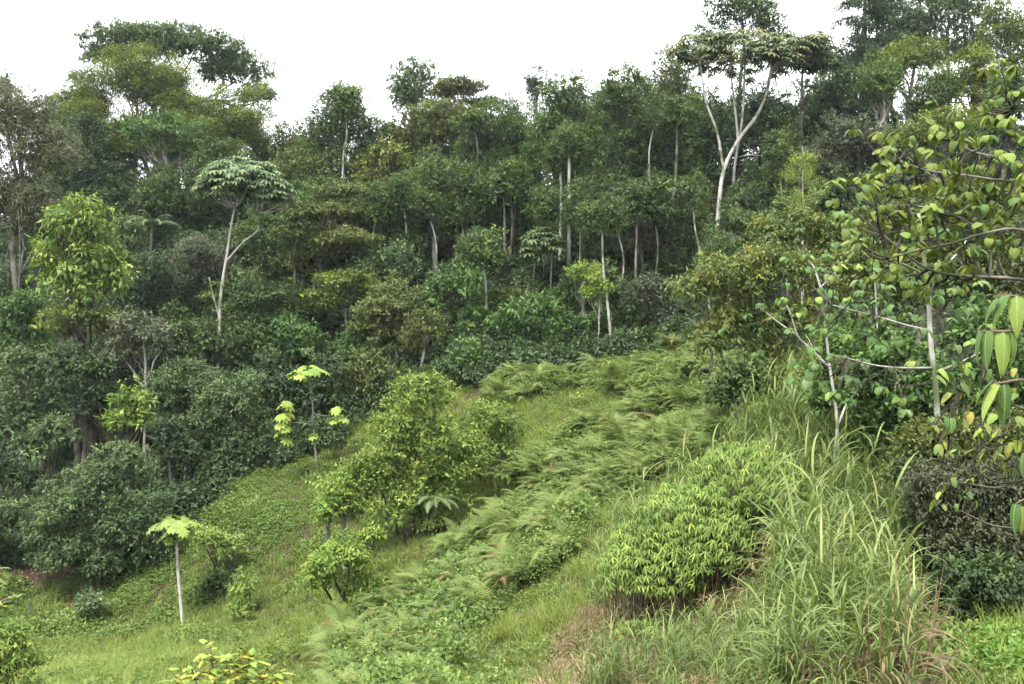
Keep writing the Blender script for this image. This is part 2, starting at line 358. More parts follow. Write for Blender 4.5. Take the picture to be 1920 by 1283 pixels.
def frond(pairs=14, L=1.0, bend=1.1, pin=0.34, wid=0.07, droop=0.5, up=0.9, seg=1):
    """arching fern or palm frond, stalk from the origin along +X"""
    mb = MB(); t = np.linspace(0, 1, pairs + 3); a = up - bend * t
    pts = np.concatenate([[[0, 0, 0]], np.cumsum(np.stack([np.cos(a), 0 * a, np.sin(a)], -1)[:-1] * (L / (pairs + 2)), 0)])
    tube(mb, pts[::2], np.linspace(.012, .003, len(pts[::2])) * L, 3, 0.6)
    tg = nrm(np.gradient(pts, axis=0)); k = np.arange(2, pairs + 2)
    for s in (-1, 1):
        tt = (k - 2) / pairs; ln = pin * L * np.sin(np.pi * (0.14 + 0.86 * (1 - tt)) * 0.62) ** 1.0 * (1.05 - 0.75 * tt)
        nn = np.cross(tg[k], np.array([0, 1.0, 0])) ; nn = np.where(nn[:, 2:3] < 0, -nn, nn)
        d = tg[k] * 0.45 + np.array([0, s, 0]) * 1.0
        ribbons(mb, pts[k], d, nn, ln, np.full(len(k), wid * L), np.full(len(k), droop) + R.normal(size=len(k)) * .1, seg, 0.5 + R.normal(size=len(k)) * .06,
                np.interp(np.linspace(0, 1, seg + 1), [0, .4, 1], [.8, 1, .12]))
    return mb

# ------------------------------------------------------------------ trees
STY = {
 'broad':   dict(L=.30, W=.15, cr=.78, flat=.75, droop=.45, dens=1.0, young=.25),
 'fine':    dict(L=.22, W=.105, cr=.7, flat=.85, droop=.15, dens=1.0, young=.2),
 'layer':   dict(L=.30, W=.15, cr=.95, flat=.36, droop=.35, dens=1.0, young=.3),
 'pinnate': dict(L=.44, W=.15, cr=.8, flat=.6, droop=.55, dens=1.0, young=.3),
 'big':     dict(L=.55, W=.22, cr=.8, flat=.8, droop=.95, dens=1.1, young=.3),
 'tip':     dict(L=.28, W=.14, cr=.62, flat=1.0, droop=.2, dens=1.05, young=.5),
 'bush':    dict(L=.21, W=.105, cr=.5, flat=.8, droop=.35, dens=1.1, young=.4),
 'near':    dict(L=.19, W=.075, cr=.42, flat=.8, droop=.6, dens=1.0, young=.4),
}
def foliage(mb, c, rad, st, k=1.0, hollow=0.55, zmin=-0.55, tri=True):
    """leafy clumps over an ellipsoid, part shell and part outgrowing twigs; returns the clump centres"""
    rad = np.asarray(rad, float); cr = min(st['cr'], 0.6 * rad.max())
    area = 4 * np.pi * ((rad[0] * rad[1]) ** 1.6 / 3 + (rad[0] * rad[2]) ** 1.6 / 3 + (rad[1] * rad[2]) ** 1.6 / 3) ** (1 / 1.6)
    nc = max(5, int(area / (cr * cr * 1.55)))
    dv = rdir(nc * 3); dv = dv[dv[:, 2] > zmin - 0.2 * R.random(len(dv))][:nc]; nc = len(dv)
    rr = hollow + (1.08 - hollow) * R.random(nc) ** 0.55
    for _ in range(6):                                        # uneven outline
        b_ = rdir(1)[0]; rr = rr * (1 + R.uniform(-.28, .34) * np.clip(dv @ b_, 0, 1) ** 3)
    inner = np.maximum(rad - cr * 0.55, rad * 0.45)
    cc = c + dv * inner * rr[:, None] + R.normal(size=(nc, 3)) * 0.14 * cr
    cs = cr * R.uniform(0.5, 1.3, nc); ct = R.normal(size=nc) * 0.15
    fl = (R.random(nc) < 0.55) * R.uniform(0.2, 1.0, nc)
    tot = area * st['dens'] * k * (1.28 if tri else 1.3) / (st['L'] * st['W'] * 0.5); w2 = cs ** 2 / (cs ** 2).sum()
    tw = np.maximum(2, (tot * .6 / 12 * w2).astype(int)); ti = np.repeat(np.arange(nc), tw); nt = len(ti)
    o1 = rdir(nt) + 0.45 * dv[ti]; o1[:, 2] = np.where((o1[:, 2] < -0.2) & (R.random(nt) < 0.7), -o1[:, 2], o1[:, 2]); o1 = nrm(o1)
    tl = cs[ti] * R.uniform(.55, 1.55, nt); li = np.repeat(np.arange(nt), 12); q1 = R.random(len(li)) ** 0.62
    off1 = o1[li] * (q1 * tl[li])[:, None] + rdir(len(li)) * (0.15 * cs[ti[li]] * R.random(len(li)))[:, None]
    bl = np.maximum(4, (tot * .4 * w2).astype(int)); bi = np.repeat(np.arange(nc), bl); nb = len(bi)
    o2 = rdir(nb) + 0.3 * dv[bi]; o2[:, 2] = np.where((o2[:, 2] < -0.2) & (R.random(nb) < 0.75), -o2[:, 2], o2[:, 2]); o2 = nrm(o2); q2 = .55 + .45 * R.random(nb) ** .5
    off2 = o2 * (q2 * cs[bi] * .92)[:, None]
    ci = np.concatenate([ti[li], bi]); o = np.concatenate([o1[li], o2]); q = np.concatenate([q1, q2]); off = np.concatenate([off1, off2])
    tj = np.concatenate([(R.normal(size=nt) * 0.09)[li], np.zeros(nb)])
    off[:, 2] = off[:, 2] * st['flat'] - 0.12 * st['droop'] * cs[ci] * q * q
    p = cc[ci] + off
    if tri:                                                   # far trees: thinner on the side turned away
        keep = (p[:, 1] < c[1] + .15 * rad[1]) | (R.random(len(p)) < .45)
        p, o, q, ci, tj = p[keep], o[keep], q[keep], ci[keep], tj[keep]
    n = len(p)
    d = o * 0.75 + rdir(n) * 0.75; d[:, 2] -= st['droop'] * R.uniform(.4, 1.3, n)
    nn = np.array([0, 0, 1.0]) + o * 0.55 + rdir(n) * 0.38
    Ls = st['L'] * R.uniform(.6, 1.3, n); Ws = st['W'] * R.uniform(.75, 1.25, n)
    tint = np.clip(0.40 + ct[ci] + tj + R.normal(size=n) * 0.07 + st['young'] * fl[ci] * (q > 0.7) * np.clip(o[:, 2] + 0.35, 0, 1), 0, 1)
    (leaves3 if tri else leaves)(mb, p, d, nn, Ls, Ws, tint)
    if tri:                                                   # older, larger leaves inside the crown
        m_ = int(area * k * .55 / (st['L'] * st['W'] * 1.6)); v = rdir(m_); v = v[v[:, 2] > zmin - .2]; m_ = len(v)
        p = c + v * inner * R.uniform(.3, .8, (m_, 1))
        leaves3(mb, p, rdir(m_) + np.array([0, 0, -.3]), rdir(m_) * .8 + np.array([0, 0, .7]), st['L'] * R.uniform(1.2, 2.2, m_), st['W'] * R.uniform(1.2, 2.2, m_), np.clip(.35 + R.normal(size=m_) * .12, 0, 1))
    return cc, cs

def limbs(mb, base, fork, cc, r0, sides=6, wob=.02, maxl=34, thin=1.0, start=None):
    """trunk from base to fork, then a limb to each clump"""
    base = np.asarray(base, float); fork = np.asarray(fork, float); ln = np.linalg.norm(fork - base)
    tp = curve(base, fork, wob=wob, n=6); tr = np.linspace(r0 * 1.15, r0 * 0.55, 6); tr[0] *= 1.25
    tube(mb, tp, tr, sides)
    sel = np.arange(len(cc)) if len(cc) <= maxl else R.choice(len(cc), maxl, replace=False)
    for i in sel:
        e = cc[i]; t = R.uniform(.4, .95) if e[2] < fork[2] + 0.5 else R.uniform(.6, 1.0)
        s = base + (fork - base) * t
        k = np.clip(t * 5, 0, 4.99); s = tp[int(k)] + (tp[int(k) + 1] - tp[int(k)]) * (k - int(k))
        l2 = np.linalg.norm(e - s); rr = r0 * 0.24 * thin * min(1.0, 0.35 + l2 / 8)
        tube(mb, curve(s, e, sag=l2 * 0.06, wob=.035, n=5), np.linspace(rr, rr * .25, 5), 5)

TREES = {}
def tree(name, label, lobes, d, sty='broad', col='mid', bark='grey', group=None, r0=None, k=1.0, depth=0.85, cat='tree', fork=None, basepx=None,
         zmin=-.55, hollow=.55, maxl=34, stems=1, thin=1.0, **ov):
    """lobes: [(px, top, bottom, half width[, extra depth])] in the photograph; d: distance of the tree in metres"""
    st = dict(STY[sty]); st.update(ov)
    cx = np.mean([l[0] for l in lobes]) if basepx is None else basepx
    X = (cx - CX) / F * d; bz = float(H(X, d)); base = np.array([X, d, bz])
    root = thing(name, label, cat, base, group)
    cr = MB(); tr = MB(); allc = []
    top = bot = None
    for l in lobes:
        dz = l[4] if len(l) > 4 else 0.0
        c = P(l[0], (l[1] + l[2]) / 2, d + dz); rx = l[3] / F * d; rz = (l[2] - l[1]) / 2 / F * d
        cc, cs = foliage(cr, c, (rx, max(rx * depth, 0.5), rz), st, k, hollow, zmin, d > 36 and st['L'] < .5); allc.append((c, cc, rx, rz))
    cmean = np.mean([a[0] for a in allc], 0)
    H0 = max(cmean[2] - bz, 0.4)
    r0 = r0 or min(0.26, 0.05 + 0.014 * (cmean[2] + allc[0][3] - bz))
    if stems > 1:
        for s in range(stems):
            c, cc, rx, rz = allc[s % len(allc)]
            b = base + np.array([R.normal() * .25 * rx, R.normal() * .25 * rx, 0]); b[2] = float(H(b[0], b[1])) - .15
            limbs(tr, b, c + R.normal(size=3) * .3 * rx + np.array([0, 0, -rz * .4]), cc[R.random(len(cc)) < .5], r0 * .6, 5, .05, 14, thin)
    else:
        b = base - np.array([0, 0, 0.3])
        c0, cc0, rx0, rz0 = allc[0]
        fk = c0 + np.array([0, 0, -rz0 * 0.25]) if fork is None else P(fork[0], fork[1], d)
        limbs(tr, b, fk, cc0, r0, 7, .018, maxl, thin)
        for c, cc, rx, rz in allc[1:]:
            s = b + (fk - b) * R.uniform(.55, .8); e = c + np.array([0, 0, -rz * .3])
            limbs(tr, s, e, cc, r0 * .55, 6, .03, maxl // 2, thin)
    tr.obj('trunk', BARK[bark], root, base, True)
    cr.obj('crown', MAT[col], root, base)
    TREES[label] = root
    return root, base

# ------------------------------------------------------------------ forest: far ridge
FAR = 'trees along the skyline'
FOR = 'trees of the forest slope'
tree('canopy_tree', 'wide flat-topped dark tree with sky showing through, highest at upper left', [(250, 40, 120, 95), (360, 50, 140, 105), (440, 95, 185, 78, 2), (480, 150, 215, 42), (200, 80, 140, 50)], 116, 'pinnate', 'blue', 'dark', FAR, k=.9, zmin=-.15, hollow=.4)
tree('broadleaf_tree', 'large olive and bright green tree in front of the flat-topped tree at upper left', [(255, 90, 215, 88), (165, 130, 260, 62), (425, 165, 300, 88), (330, 140, 280, 70), (170, 195, 310, 60, -2), (460, 210, 310, 50), (260, 200, 330, 80), (380, 230, 350, 75), (130, 170, 260, 40), (300, 120, 220, 60)], 106, 'fine', 'olivelime', 'grey', FOR, k=1.1, cr=1.2)
tree('broadleaf_tree', 'light green round-crowned tree with white trunk below the large olive tree at upper left', [(305, 205, 300, 70), (340, 255, 310, 45)], 97, 'layer', 'green', 'white', FOR, basepx=350)
tree('feathery_tree', 'tall grey-green feathery tree at the left edge of the photo', [(35, 150, 290, 62), (85, 235, 350, 62), (20, 300, 470, 55), (75, 320, 440, 50), (-40, 200, 420, 60)], 76, 'fine', 'feather', 'grey', FOR, k=1.25, cr=.8, L=.24, W=.085, droop=.3)
tree('broadleaf_tree', 'dark tree top just showing behind the feathery tree at far left', [(8, 132, 200, 28), (88, 186, 260, 32)], 122, 'broad', 'dark', 'dark', FAR)
tree('broadleaf_tree', 'dark shaded tree between the feathery tree and the large olive tree', [(170, 265, 420, 75), (150, 215, 300, 55), (240, 330, 440, 70)], 98, 'broad', 'dark', 'dark', FOR)
tree('broadleaf_tree', 'dim olive tree behind the pale umbrella tree crown', [(320, 310, 440, 90), (420, 280, 380, 70), (250, 400, 500, 60)], 96, 'broad', 'mid', 'grey', FOR)
tree('broadleaf_tree', 'tall light green tree with a pointed crown right of the sky gap', [(645, 155, 300, 62), (600, 200, 330, 48), (690, 210, 340, 42), (640, 260, 380, 60)], 96, 'fine', 'mid', 'white', FAR, k=.9, basepx=637)
tree('broadleaf_tree', 'low pale olive tree at the bottom of the sky gap left of centre', [(540, 232, 340, 55), (575, 245, 330, 42), (500, 260, 360, 40)], 112, 'broad', 'olive', 'grey', FAR)
tree('broadleaf_tree', 'olive tree directly behind the umbrella tree on its right', [(560, 280, 380, 62), (620, 320, 430, 55)], 92, 'broad', 'olive', 'dark', FOR)
tree('layered_tree', 'light green tree with flat leaf tiers right of the pale umbrella tree', [(610, 375, 425, 85), (570, 415, 465, 60, -1), (640, 430, 475, 65, -2), (600, 465, 500, 60), (560, 480, 515, 55), (640, 340, 380, 50)], 80, 'layer', 'olive', 'grey', FOR, k=1.0, basepx=575, r0=.14)
tree('broadleaf_tree', 'dark round sparse tree standing alone against the sky left of centre', [(782, 102, 222, 58), (760, 150, 225, 42)], 122, 'broad', 'blue', 'dark', FAR, k=.62, hollow=.35, L=.38, W=.17)
tree('flat_crowned_tree', 'flat leaning crown with dark crooked stems beside the round sky-line tree', [(870, 146, 186, 52), (905, 172, 215, 40), (835, 160, 190, 28), (850, 185, 290, 70)], 108, 'layer', 'olive', 'grey', FAR, basepx=862, r0=.2)
tree('broadleaf_tree', 'olive brown tree below the round sparse sky-line tree', [(770, 205, 310, 58), (820, 190, 290, 50), (745, 230, 330, 40)], 104, 'broad', 'olive', 'grey', FAR)
tree('broadleaf_tree', 'tall tree with forked grey limbs left of the straight twin trunks', [(940, 178, 330, 62), (900, 220, 330, 40), (985, 230, 340, 38)], 96, 'fine', 'mid', 'grey', FAR, basepx=905)
tree('broadleaf_tree', 'small dark tree top against the sky above the forked tree', [(1008, 130, 200, 30)], 124, 'broad', 'dark', 'dark', FAR, k=.8)
tree('twin_trunk_tree', 'tall tree with two straight pale trunks at the centre of the forest', [(1066, 142, 260, 58), (1030, 200, 320, 42), (1100, 220, 330, 42), (1066, 270, 370, 45)], 86, 'broad', 'mid', 'white', FAR, basepx=1066, r0=.2)
tree('broadleaf_tree', 'tree with ragged top and bare limbs right of the twin trunks', [(1170, 122, 240, 52), (1140, 150, 290, 40), (1205, 165, 300, 40), (1170, 230, 340, 55)], 94, 'tip', 'mid', 'grey', FAR, k=.9)
tree('broadleaf_tree', 'olive tree with upright pale branches left of the great umbrella tree', [(1255, 85, 220, 48), (1240, 160, 300, 52), (1285, 180, 330, 42), (1225, 240, 350, 40)], 99, 'fine', 'olive', 'grey', FAR, basepx=1268, k=.9)
tree('broadleaf_tree', 'dark tree rising out of frame behind the great umbrella tree', [(1390, -30, 70, 75), (1330, 40, 140, 45), (1440, 10, 90, 40)], 118, 'broad', 'mid', 'dark', FAR, k=.75)
tree('broadleaf_tree', 'dark tree behind the white limbs of the great umbrella tree', [(1430, 170, 330, 80), (1340, 200, 360, 60), (1480, 240, 400, 60)], 98, 'broad', 'dark', 'dark', FOR)
tree('broadleaf_tree', 'grey-green tall tree at the top right with leafy sprays', [(1780, -40, 80, 85), (1820, 40, 140, 60), (1720, 20, 110, 50)], 112, 'pinnate', 'blue', 'grey', FAR, k=.85)
tree('broadleaf_tree', 'dark shaggy tree beside the drooping conifer on its right', [(1665, -10, 110, 48), (1700, 30, 130, 40)], 110, 'pinnate', 'dark', 'dark', FAR, k=.8)
tree('broadleaf_tree', 'dark low crown filling the skyline under the drooping conifer', [(1590, 70, 170, 50), (1640, 80, 180, 45)], 108, 'broad', 'dark', 'dark', FAR, k=.8)
tree('broadleaf_tree', 'olive tree in the top right corner', [(1885, -10, 120, 52), (1920, 60, 180, 60)], 96, 'fine', 'olivelime', 'grey', FAR, k=.9)
tree('dome_tree', 'lime dome-shaped tree below the dark drooping conifer', [(1715, 72, 150, 60), (1670, 100, 160, 45)], 92, 'bush', 'olivelime', 'grey', FOR, cr=1.0)
tree('dome_tree', 'rounded fine-leaved dome tree, largest of the domes at upper right', [(1830, 84, 200, 48), (1790, 125, 205, 38), (1858, 130, 230, 40)], 84, 'bush', 'olivelime', 'grey', FOR, cr=.9)
tree('dome_tree', 'rounded dome tree left of and below the largest dome at upper right', [(1757, 125, 200, 45), (1730, 160, 240, 40)], 82, 'bush', 'mid', 'grey', FOR, cr=.9)
tree('dome_tree', 'low domed yellowish tree above the large-leaved tree on the right', [(1775, 203, 275, 62), (1710, 225, 300, 50)], 74, 'bush', 'olivelime', 'grey', FOR, cr=.9)
tree('broadleaf_tree', 'small tree with white forking branches below the lime dome tree', [(1655, 112, 170, 48), (1630, 150, 215, 40)], 84, 'broad', 'mid', 'white', FOR, basepx=1650, k=.7, thin=1.6)
tree('broadleaf_tree', 'dark tree right of the great umbrella tree below the conifer', [(1580, 120, 240, 62), (1540, 180, 290, 50), (1610, 190, 300, 50)], 90, 'broad', 'dark', 'grey', FOR)
tree('broadleaf_tree', 'grey-green spreading tree above the lacy sapling on the right', [(1600, 215, 300, 70), (1660, 240, 330, 55), (1550, 255, 350, 45), (1700, 280, 380, 50)], 80, 'broad', 'grey', 'grey', FOR)
tree('broadleaf_tree', 'dark tree at the right edge under the olive corner tree', [(1890, 120, 260, 55), (1850, 200, 300, 40)], 78, 'broad', 'mid', 'dark', FOR)
tree('broadleaf_tree', 'shaded tree with grey stems behind the lacy sapling', [(1620, 320, 420, 75), (1560, 340, 470, 60), (1700, 340, 460, 60), (1480, 360, 470, 50)], 74, 'broad', 'dark', 'grey', FOR)

# ------------------------------------------------------------------ forest: middle slope
tree('broadleaf_tree', 'tree with bright yellow-green tips in the middle of the forest', [(820, 300, 390, 55), (775, 345, 440, 45), (860, 350, 440, 45), (815, 370, 470, 50)], 84, 'tip', 'mid', 'white', FOR, basepx=815)
tree('broadleaf_tree', 'young tree with lime shoot tips right of the flat-tiered tree', [(722, 352, 440, 48), (690, 390, 490, 40), (750, 410, 500, 42)], 82, 'tip', 'mid', 'grey', FOR)
tree('broadleaf_tree', 'orange-tipped tree between the tall light tree and the forest centre', [(730, 263, 345, 42), (700, 300, 380, 36)], 93, 'big', 'orange', 'grey', FOR, droop=.6, k=.9)
tree('broadleaf_tree', 'bluish dark tree beneath the lime-tipped young tree', [(735, 450, 560, 52), (690, 480, 560, 40)], 77, 'broad', 'blue', 'grey', FOR)
tree('broadleaf_tree', 'slender tree on thin twin stems left of the dark umbrella tree', [(945, 315, 420, 50), (915, 350, 460, 36), (975, 360, 460, 36)], 86, 'broad', 'mid', 'grey', FOR, basepx=945)
tree('broadleaf_tree', 'slender tree with a pale stem right of the twin trunks', [(1120, 310, 420, 48), (1090, 370, 470, 36), (1145, 380, 480, 40)], 83, 'broad', 'mid', 'grey', FOR, basepx=1130)
tree('broadleaf_tree', 'greyish tree with drooping leaf sprays on the slope right of centre', [(1205, 355, 450, 52), (1175, 400, 500, 40), (1240, 410, 500, 40)], 80, 'broad', 'grey', 'grey', FOR)
tree('broadleaf_tree', 'tree beside the foot of the great umbrella tree on its left', [(1290, 375, 480, 45), (1320, 420, 520, 40), (1270, 440, 540, 40)], 78, 'broad', 'mid', 'grey', FOR)
tree('broadleaf_tree', 'low spreading tree at the foot of the great umbrella tree', [(1400, 385, 480, 65), (1450, 420, 520, 50), (1350, 440, 530, 45)], 70, 'broad', 'mid', 'grey', FOR)
tree('broadleaf_tree', 'dark grey tree behind the pale fork of the umbrella tree', [(375, 430, 560, 62), (330, 470, 600, 50), (420, 480, 600, 40)], 80, 'fine', 'grey', 'dark', FOR)
tree('layered_tree', 'light green layered tree below the flat-tiered tree', [(650, 500, 560, 60), (610, 535, 590, 45), (690, 520, 590, 35)], 74, 'layer', 'olivelime', 'grey', FOR, k=1.1)
tree('broadleaf_tree', 'wide pinnate-leaved tree over bare grey twigs left of centre', [(500, 520, 600, 65), (540, 560, 630, 45), (460, 560, 650, 45)], 74, 'layer', 'mid', 'grey', FOR)
tree('broadleaf_tree', 'bright green leafy tree at the lower centre of the forest', [(850, 490, 580, 52), (815, 520, 600, 38), (890, 560, 640, 42)], 70, 'pinnate', 'green', 'grey', FOR, L=.45)
tree('broadleaf_tree', 'olive rounded tree left of the bright green leafy tree', [(745, 530, 620, 60), (700, 560, 660, 48), (790, 570, 660, 42)], 69, 'layer', 'olive', 'grey', FOR, k=1.05)
tree('broadleaf_tree', 'small tan-green tree with fine twigs under the olive rounded tree', [(800, 580, 650, 42), (775, 610, 670, 30)], 66.5, 'bush', 'olive', 'white', FOR, k=.8)
tree('broadleaf_tree', 'yellowish leafy bush tree at the lower forest edge', [(880, 640, 725, 48), (850, 660, 730, 30), (920, 670, 735, 28)], 65, 'pinnate', 'green', 'dark', FOR, L=.4, k=.9)
tree('broadleaf_tree', 'green tree with pinnate sprays above the upper fern slope', [(1000, 545, 625, 55), (960, 580, 660, 40), (1040, 585, 650, 38)], 69, 'pinnate', 'green', 'grey', FOR, L=.42)
tree('broadleaf_tree', 'mid green tree behind the small yellow-green sapling', [(1090, 500, 590, 45), (1130, 480, 580, 40), (1070, 560, 640, 40)], 73, 'pinnate', 'mid', 'grey', FOR, L=.42)
tree('broadleaf_tree', 'dusky grey-leaved tree near the right end of the forest edge', [(1215, 510, 590, 46), (1190, 550, 620, 34), (1250, 560, 640, 34)], 70, 'broad', 'grey', 'dark', FOR)
tree('broadleaf_tree', 'dull green tree at the dark forest foot behind the cecropia', [(690, 650, 760, 45), (650, 690, 790, 34), (720, 700, 790, 34)], 65, 'broad', 'olive', 'dark', FOR)
tree('broadleaf_tree', 'yellow-green thin-crowned sapling on a white stem at the forest edge', [(1126, 518, 560, 24), (1105, 535, 570, 16)], 67.5, 'bush', 'limeyel', 'white', FOR, basepx=1120, r0=.045, k=.9)
tree('broadleaf_tree', 'yellowish tree beside the white-stemmed sapling', [(1095, 490, 530, 32)], 71, 'bush', 'limeyel', 'grey', FOR, k=.8)

# ------------------------------------------------------------------ forest: left foot of the slope
tree('hanging_leaf_tree', 'tree with bright lime hanging leaves on the left', [(150, 362, 460, 62), (195, 420, 530, 48), (100, 430, 540, 42), (160, 470, 570, 60), (215, 470, 560, 32)], 66, 'big', 'lime', 'dark', FOR, k=1.0, zmin=-.8, L=.43, W=.17)
tree('flat_crowned_tree', 'flat yellow-olive crown on thin trunks below the hanging-leaf tree', [(155, 566, 615, 65), (195, 585, 640, 35), (115, 590, 645, 32)], 66, 'layer', 'olivelime', 'grey', FOR, L=.3, basepx=140)
tree('broadleaf_tree', 'grey-green round-headed small tree on a pale trunk at left', [(268, 585, 665, 52), (230, 615, 700, 40), (305, 610, 680, 30)], 65, 'broad', 'grey', 'white', FOR, basepx=274, thin=.4, r0=.1, k=1.2)
tree('broadleaf_tree', 'green tree at the left edge below the feathery tree', [(45, 540, 640, 50), (5, 570, 680, 40), (70, 590, 690, 40)], 71, 'broad', 'green', 'grey', FOR)
tree('broadleaf_tree', 'upright bluish tree with a pale stem near the left edge', [(55, 645, 740, 38), (35, 700, 830, 42), (85, 720, 820, 30)], 64.5, 'broad', 'blue', 'grey', FOR, basepx=48)
tree('broadleaf_tree', 'bright lime leafy tree among dark foliage at lower left', [(245, 715, 790, 36), (225, 750, 820, 28), (265, 755, 815, 24)], 60, 'pinnate', 'lime', 'dark', FOR, L=.38)
tree('broadleaf_tree', 'bluish dense tree left of the pair above the grassy slope', [(355, 665, 770, 62), (310, 700, 810, 45), (390, 690, 790, 40)], 64, 'bush', 'blue', 'dark', FOR, cr=.8)
tree('broadleaf_tree', 'bluish dense tree right of the pair above the grassy slope', [(440, 685, 800, 58), (400, 740, 870, 55), (470, 760, 880, 42)], 61, 'bush', 'blue', 'dark', FOR, cr=.8)
tree('broadleaf_tree', 'large-leaved low tree under the upright bluish tree', [(95, 775, 850, 38), (60, 800, 880, 34)], 59, 'pinnate', 'blue', 'dark', FOR, L=.4)
tree('broadleaf_tree', 'shaded tree between the lime leafy tree and the left edge', [(160, 700, 800, 48), (130, 640, 740, 40), (180, 650, 730, 36)], 64, 'broad', 'dark', 'dark', FOR)
tree('broadleaf_tree', 'shaded small tree right of the lime leafy tree', [(310, 780, 860, 38), (345, 820, 900, 36)], 59, 'broad', 'dark', 'dark', FOR)
tree('broadleaf_tree', 'dark undergrowth tree behind the yellow-headed cecropia', [(560, 700, 800, 55), (600, 660, 780, 50), (520, 650, 760, 45), (640, 740, 850, 40)], 64, 'broad', 'dark', 'dark', FOR)
tree('broadleaf_tree', 'shaded tree behind the white trunk of the pale umbrella tree', [(380, 590, 690, 50), (450, 600, 710, 50), (330, 570, 650, 40)], 72, 'broad', 'mid', 'dark', FOR)
tree('broadleaf_tree', 'dark green tree left of the pale umbrella tree trunk', [(290, 470, 570, 50), (250, 520, 610, 45)], 76, 'broad', 'dark', 'dark', FOR)
tree('bush_tree', 'large rounded bush tree with light tips standing above bare red soil', [(215, 825, 930, 68), (150, 880, 1010, 70), (240, 900, 1040, 80), (100, 930, 1050, 50), (170, 960, 1070, 70), (290, 940, 1040, 40), (120, 1000, 1085, 60), (210, 1010, 1085, 70), (280, 990, 1070, 45), (70, 980, 1060, 35)], 54, 'bush', 'blue', 'dark', None, cr=.65, stems=5, L=.24, W=.1, droop=.5, k=1.1)
tree('bush_tree', 'bluish bush at the left edge beside the large rounded bush tree', [(12, 930, 1020, 38), (-40, 940, 1060, 40)], 55, 'bush', 'blue', 'dark', None, stems=3)
tree('bush_tree', 'dark bush in the corner left of the large rounded bush tree', [(40, 850, 930, 48), (-20, 830, 930, 50)], 61, 'broad', 'dark', 'dark', None, stems=3)

# further trees of the forest wall, each told apart by its look and its nearest landmark
LM = [(40, 300, 'the feathery tree at the left edge'), (150, 460, 'the lime hanging-leaf tree'), (300, 230, 'the big olive tree at upper left'), (455, 345, 'the pale umbrella tree crown'),
      (410, 600, 'the white trunk of the pale umbrella tree'), (610, 430, 'the flat-tiered tree'), (645, 240, 'the tall light tree by the sky gap'), (780, 160, 'the round sparse skyline tree'), (870, 230, 'the flat leaning skyline crown'),
      (820, 370, 'the bright-tipped tree'), (940, 250, 'the forked skyline tree'), (1066, 300, 'the straight twin trunks'), (1018, 460, 'the small dark umbrella tree'), (1170, 220, 'the ragged-topped tree'),
      (1270, 300, 'the olive tree with upright branches'), (1375, 250, 'the white limbs of the great umbrella tree'), (1600, 60, 'the dark conifer'), (1500, 320, 'the lacy sapling'), (1830, 140, 'the largest dome tree'), (1775, 240, 'the low yellowish dome'),
      (745, 590, 'the olive rounded tree'), (850, 540, 'the bright green leafy tree'), (1000, 600, 'the pinnate tree above the ferns'), (1143, 590, 'the white-stemmed sapling'), (1215, 560, 'the dusky grey tree'), (268, 630, 'the grey round-headed tree'),
      (355, 730, 'the left bluish tree of the pair'), (570, 760, 'the yellow-headed cecropia'), (55, 720, 'the upright bluish tree at left'), (160, 600, 'the flat yellow-olive crown'), (690, 700, 'the dull green tree at the forest foot'), (1400, 440, 'the foot of the great umbrella tree')]
PROT = [(1295, 1455, 145, 420, 82), (1036, 1082, 235, 500, 86), (365, 560, 290, 420, 72), (395, 490, 400, 690, 72), (935, 975, 390, 505, 83), (1240, 1290, 240, 390, 90), (1120, 1150, 520, 660, 67), (975, 1060, 415, 505, 80), (700, 1230, 60, 200, 96),
        (240, 380, 200, 330, 97), (60, 245, 360, 570, 66), (790, 845, 400, 480, 82), (1490, 1510, 150, 380, 86), (1450, 1560, 280, 370, 62), (210, 330, 585, 690, 65), (520, 690, 375, 515, 80), (860, 1330, 640, 800, 50), (580, 720, 500, 595, 74), (905, 1330, 690, 900, 50)]
WORD = {'dark': 'dark green', 'mid': 'mid green', 'olive': 'olive green', 'green': 'fresh green', 'blue': 'bluish green', 'grey': 'grey-green', 'olivelime': 'yellow-olive'}
SHW = {'broad': 'broad-leaved', 'fine': 'fine-leaved', 'layer': 'tiered', 'tip': 'light-tipped', 'pinnate': 'long-leaved'}
USED = set()
